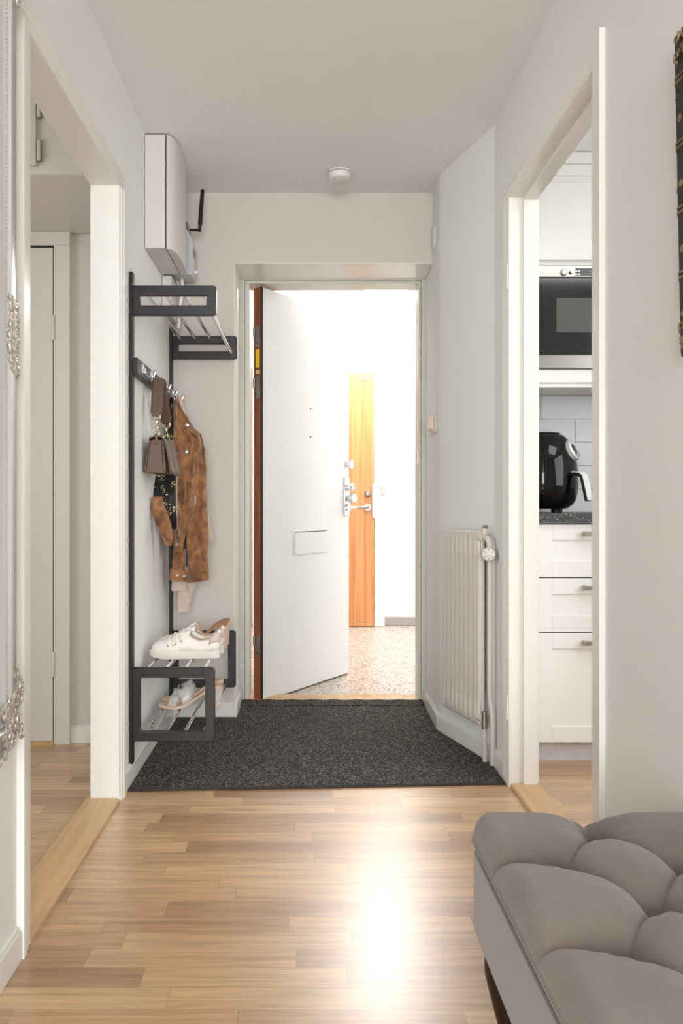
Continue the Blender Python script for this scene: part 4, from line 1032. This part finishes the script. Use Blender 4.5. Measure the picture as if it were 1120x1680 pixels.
# ------------------------------------------------------------------ kitchen
kc = empty('base_cabinet', (1.1, 3.4, 0), 'white kitchen drawer cabinet seen through the right doorway', 'cabinet')
KX0, KX1 = 0.865, 1.365
MB().box(0.82, 1.95, 3.11, 3.54, 0.072, 0.904).build('carcass', M['cab'], kc)
MB().box(0.81, 1.95, 3.118, 3.14, 0, 0.072).build('plinth', M['plinth'], kc, label='scuffed grey plinth')
def front(z0, z1, grooves=()):
    b = MB(); st = 0.062; y0 = 3.09
    b.box(KX0+0.001, KX0+st, y0, y0+0.019, z0, z1); b.box(KX1-st, KX1-0.001, y0, y0+0.019, z0, z1)
    b.box(KX0+st, KX1-st, y0, y0+0.019, z1-0.06, z1); b.box(KX0+st, KX1-st, y0, y0+0.019, z0, z0+0.06)
    b.box(KX0+st-0.003, KX1-st+0.003, y0+0.006, y0+0.019, z0+0.05, z1-0.05)
    d = b.build('drawer', M['cab'], kc, bevel=0.0015)
    hz = z1-0.034
    cxm = (KX0+KX1)/2; hb = MB().box(cxm-0.075, cxm+0.075, 3.058, 3.066, hz-0.008, hz+0.008)
    hb.box(cxm-0.075, cxm-0.061, 3.064, 3.0905, hz-0.008, hz+0.008); hb.box(cxm+0.061, cxm+0.075, 3.064, 3.0905, hz-0.008, hz+0.008)
    hb.build('handle', M['nickel'], d, bevel=0.002, label='brushed metal bow handle')
front(0.698, 0.897); front(0.491, 0.694); front(0.075, 0.487)
MB().box(KX0, KX1, 3.104, 3.1105, 0.075, 0.90).build('drawer_gap', M['seal'], kc)
b = MB(); b.box(1.368, 1.93, 3.09, 3.109, 0.075, 0.897); b.build('door', M['cab'], kc, bevel=0.002)
MB().box(0.82, KX0-0.002, 3.09, 3.109, 0.075, 0.897).build('filler_panel', M['cab'], kc, bevel=0.001)
o = MB().box(0.803, 1.96, 3.07, 3.544, 0.905, 0.9395).build('worktop', M['stone'], None, bevel=0.002)
tag(o, 'dark speckled kitchen worktop', 'worktop')
uc = empty('wall_cabinet', (1.2, 3.5, 1.45), 'white kitchen wall cabinet that frames the built-in microwave', 'cabinet')
MY = 3.31
b = MB(); b.box(0.803, 0.868, MY, 3.544, 1.447, 2.30); b.box(1.475, 1.96, MY, 3.544, 1.447, 2.30)
b.box(0.868, 1.475, MY, 3.544, 1.465, 1.519); b.box(0.868, 1.475, MY, 3.544, 1.937, 2.30); b.box(0.868, 1.475, 3.525, 3.544, 1.5, 1.95)
b.box(0.803, 1.96, MY+0.012, 3.544, 1.447, 1.466)
b.build('carcass', M['cab'], uc, bevel=0.0015)
MB().box(0.87, 1.473, MY-0.019, MY, 1.955, 2.268).build('door', M['cab'], uc, bevel=0.002)
b = MB().box(0.803, 1.96, MY-0.004, 3.544, 2.30, 2.345); b.box(0.803, 1.96, MY-0.02, 3.544, 2.345, 2.389); b.build('cornice', M['cab'], uc, bevel=0.002)
mw = empty('microwave', (1.17, 3.4, 1.52), 'built-in steel and black glass microwave in the kitchen wall cabinet', 'microwave')
b = MB().box(0.872, 1.471, MY-0.012, 3.52, 1.5205, 1.9355).build('housing', M['steel'], mw, bevel=0.002)
MB().box(0.872, 1.471, MY-0.020, MY-0.011, 1.575, 1.886).build('door_glass', M['glass'], mw, bevel=0.002, label='dark glass door')
MB().box(1.005, 1.30, MY-0.0205, MY-0.0195, 1.664, 1.802).build('viewing_window', mat('oven_window', (92, 95, 93), 0.12), mw)  # door window; its lighter grey paints in a reflection on the glass
MB().box(0.873, 1.47, MY-0.0212, MY-0.012, 1.882, 1.8875).build('vent_slot', M['seal'], mw)
for (px, r_) in ((924.5, 0.013), (936, 0.007)):
    c_ = P(px, 447, MY-0.012); MB().lathe([(r_, 0), (r_, 0.008), (r_*0.8, 0.011)], c_, (0, -1, 0), 24).build('knob', M['nickel'], mw, smooth=True)
ctl = MB().box(P(942, 0, MY).x, 1.26, MY-0.0135, MY-0.011, pz(453.5, MY), pz(441.5, MY)).build('control_panel', M['disp'], mw)
for k in range(2):
    for l_ in range(2):
        c_ = P(945+k*4.5, 445+l_*5, MY-0.0135); MB().lathe([(0.0035, 0), (0.0035, 0.001)], c_, (0, -1, 0), 12).build('button', M['nickel'], ctl)
for l_ in range(2): MB().lathe([(0.0022, 0), (0.0022, 0.001)], P(969, 445+l_*4, MY-0.0135), (0, -1, 0), 8).build('indicator', M['white'], ctl)

af = empty('air_fryer', (0.967, 3.38, 0.94), 'glossy black air fryer with white handle on kitchen worktop', 'air fryer')
AC = (0.965, 3.345, 0)
pr = [(0.0, 0.955), (0.085, 0.955), (0.098, 0.958), (0.118, 0.972), (0.130, 0.990), (0.138, 1.02), (0.141, 1.06), (0.140, 1.10), (0.135, 1.14), (0.127, 1.175), (0.115, 1.208), (0.100, 1.235), (0.086, 1.25), (0.075, 1.256), (0.0, 1.257)]
MB().lathe(pr, AC, seg=64).build('body', M['blackg'], af, smooth=True, angle=60)
MB().lathe([(0.0, 1.256), (0.060, 1.256), (0.066, 1.259), (0.07, 1.262), (0.055, 1.264), (0, 1.263)], AC, seg=40).build('top_vent', M['disp'], af, smooth=True)
for a in (-2.2, -0.9, 0.7, 2.2): MB().lathe([(0.010, 0.9397), (0.012, 0.957)], (AC[0]+0.08*math.cos(a), AC[1]+0.08*math.sin(a), 0), seg=12).build('foot', M['blackp'], af)
az = math.radians(-36); hd = Vector((math.cos(az), math.sin(az), 0)); hs = Vector((-hd.y, hd.x, 0))
dc = Vector((AC[0], AC[1], 0))+hd*0.128+Vector((0, 0, 1.193)); dn = (hd*0.90+Vector((0, 0, 0.42))).normalized()
dl = MB().lathe([(0.0, -0.03), (0.044, -0.03), (0.046, 0.0), (0.040, 0.006), (0.026, 0.002), (0.024, 0.0), (0, 0.0)], dc, tuple(dn), 40).build('control_ring', M['silverp'], af, smooth=True, label='silver control ring')
MB().lathe([(0.0, 0), (0.021, 0.0), (0.021, 0.004), (0, 0.005)], dc, tuple(dn), 32).build('display', M['disp'], dl, smooth=True)
upv = Vector((0, 0, 1))-dn*dn.z; upv.normalize(); sdv = dn.cross(upv)
for k in range(5):
    a = math.radians(-140+25*k); MB().lathe([(0.0035, 0), (0.0035, 0.002)], dc+dn*0.003+upv*0.033*math.sin(a)+sdv*0.033*math.cos(a), tuple(dn), 10).build('button', M['nickel'], dl)
hd2 = Vector((math.cos(math.radians(-48)), math.sin(math.radians(-48)), 0)); hs2 = Vector((-hd2.y, hd2.x, 0))
def HP(r_, z, s_=0): return Vector((AC[0], AC[1], z))+hd2*r_+hs2*s_
def barstrip(pts, th, wd, mat_, name):
    b = MB(); rings = []
    for i, (r_, z) in enumerate(pts):
        a = pts[max(i-1, 0)]; c_ = pts[min(i+1, len(pts)-1)]; t_ = Vector((c_[0]-a[0], c_[1]-a[1])).normalized(); nn = Vector((-t_.y, t_.x))
        rings.append([HP(r_+nn.x*th[0], z+nn.y*th[0], -wd), HP(r_+nn.x*th[0], z+nn.y*th[0], wd), HP(r_+nn.x*th[1], z+nn.y*th[1], wd), HP(r_+nn.x*th[1], z+nn.y*th[1], -wd)])
    return b.loft(rings).build(name, mat_, af, bevel=0.002, smooth=True)
hpts = [(0.125, 1.098), (0.150, 1.098), (0.172, 1.095), (0.184, 1.085), (0.190, 1.065), (0.200, 1.02), (0.207, 0.988)]
barstrip(hpts, (-0.013, 0.0), 0.016, M['blackp'], 'handle_core')
barstrip(hpts, (0.0, 0.006), 0.019, M['white'], 'handle')

# ------------------------------------------------------------------ mirror on the left wall
mr = empty('wall_mirror', (-0.61, 1.34, 0.48), 'tall mirror in ornate silver frame on the left wall', 'mirror')
MYa, MYb, MZa, MZb = 0.93, 1.685, 0.468, 2.13
prof = [(0.0, XL+0.002), (0.0, -0.601), (0.008, -0.596), (0.014, -0.590), (0.020, -0.5935), (0.040, -0.583), (0.058, -0.585), (0.066, -0.595), (0.074, -0.590), (0.082, -0.598), (0.095, -0.605), (0.098, XL+0.004)]
rings = []
for (sy, sz, cy_, cz_) in ((1, 1, MYa, MZa), (-1, 1, MYb, MZa), (-1, -1, MYb, MZb), (1, -1, MYa, MZb)):
    rings.append([(p[1], cy_+sy*p[0], cz_+sz*p[0]) for p in prof])
rings.append(rings[0])
MB().loft(rings, cap=False).build('frame', M['silver'], mr, smooth=True, angle=40)
MB().box(XL+0.003, -0.606, MYa+0.09, MYb-0.09, MZa+0.09, MZb-0.09).build('glass', M['mirror'], mr)
bd = MB()
z = MZa+0.02
while z < MZb-0.02:
    bd.ball((-0.595, MYb-0.010, z), 0.0032, 6); bd.ball((-0.592, MYb-0.070, z), 0.0032, 6); z += 0.0085
y = MYa+0.02
while y < MYb-0.02:
    bd.ball((-0.595, y, MZa+0.010), 0.0032, 6); bd.ball((-0.592, y, MZa+0.070), 0.0032, 6); y += 0.0085
bd.build('beading', M['silver'], mr, smooth=True)
def scroll(b, c, r0, turns, ang, r, ax1, ax2, hand=1, n=22):
    pts = []
    for k in range(n):
        t_ = k/(n-1); a = ang+hand*turns*2*PI*t_; rr = r0*(1-0.78*t_)
        pts.append(Vector(c)+Vector(ax1)*rr*math.cos(a)+Vector(ax2)*rr*math.sin(a))
    b.tube(pts, [r*(1-0.55*k/(n-1)) for k in range(n)], 7)
rs = random.Random(3)
oc_ = MB()
for k in range(14):
    zc = 1.235+k*0.0105
    for q in (0, 1, 2):
        scroll(oc_, (-0.585-0.003*(q == 0), MYb-0.017-0.020*q, zc+0.005*q), 0.010, 1.1, rs.uniform(0, 6), 0.0034, (0, 1, 0), (0, 0, 1), 1 if (k+q) % 2 else -1)
oc_.build('side_ornament', M['silverd'], mr, smooth=True, label='carved scroll ornament halfway up the frame')
for (cy_, cz_, sy, sz) in ((MYb, MZa, -1, 1), (MYb, MZb, -1, -1)):
    oc_ = MB()
    for k in range(46):
        a_ = rs.uniform(0, 0.15); b_ = rs.uniform(0, 0.085)
        yy, zz = (a_, b_) if k % 2 else (b_, a_)
        scroll(oc_, (-0.584+rs.uniform(-0.003, 0.003), cy_+sy*(yy+0.008), cz_+sz*(zz+0.012)), rs.uniform(0.008, 0.015), 1.2, rs.uniform(0, 6), 0.0036, (0, 1, 0), (0, 0, 1), rs.choice((1, -1)))
    oc_.build('corner_ornament', M['silverd'], mr, smooth=True, label='carved leaf ornament on the frame corner')

# ------------------------------------------------------------------ gilt frame on the right wall
gf = empty('picture_frame', (0.69, 1.3, 1.25), 'dark and gold carved picture frame at the right edge on right wall', 'picture frame')
def GX(z): return XR-0.008-(z-1.24)*0.020
GY0, GY1, GZ0, GZ1 = 0.95, 1.500, 1.240, 1.826
def gfp(y, z, o_): return Vector((GX(z)-o_, y, z))
prof = [(0.0, 0.0), (0.0, 0.010), (0.008, 0.015), (0.035, 0.015), (0.070, 0.010), (0.085, 0.012), (0.095, 0.006), (0.10, 0.0)]
rings = []
for (sy, sz, cy_, cz_) in ((1, 1, GY0, GZ0), (-1, 1, GY1, GZ0), (-1, -1, GY1, GZ1), (1, -1, GY0, GZ1)):
    rings.append([gfp(cy_+sy*p[0], cz_+sz*p[0], p[1]) for p in prof])
rings.append(rings[0])
MB().loft(rings, cap=False).build('frame', M['goldd'], gf, smooth=True, angle=30)
MB().obox(gfp(GY0+0.09, GZ0+0.09, 0.001), (0, GY1-GY0-0.18, 0), (0.002, 0, 0), gfp(0, GZ1-0.09, 0)-gfp(0, GZ0+0.09, 0)).build('picture', M['disp'], gf)
gc = MB(); z = GZ0+0.02; k = 0
while z < GZ1-0.02:
    for q in range(3):
        yy = GY1-0.019-0.030*q+rs.uniform(-0.004, 0.004)
        scroll(gc, gfp(yy, z+rs.uniform(-0.006, 0.006), 0.0125), rs.uniform(0.007, 0.012), rs.uniform(0.7, 1.2), rs.uniform(0, 6), 0.0024, (0, 1, 0), (0, 0, 1), rs.choice((1, -1)), 16)
    if k % 5 == 2:
        gc.ball(gfp(GY1-0.022, z+0.008, 0.006), 0.012, 10)
    if k % 5 == 0:
        for dz in (0, 0.009): gc.tube([gfp(GY1-0.001, z+dz, 0.010), gfp(GY1-0.01, z+dz+0.004, 0.016), gfp(GY1-0.06, z+dz+0.004, 0.013)], 0.0024, 6)
    z += 0.0235; k += 1
y = GY0+0.02
while y < GY1-0.02:
    for zc in (GZ0+0.018, GZ0+0.05, GZ1-0.018, GZ1-0.05):
        scroll(gc, gfp(y, zc, 0.020), 0.011, 1, rs.uniform(0, 6), 0.0032, (0, 1, 0), (0, 0, 1), 1, 12)
    y += 0.028
gc.build('carving', M['goldf'], gf, smooth=True, label='worn gold scroll carving')
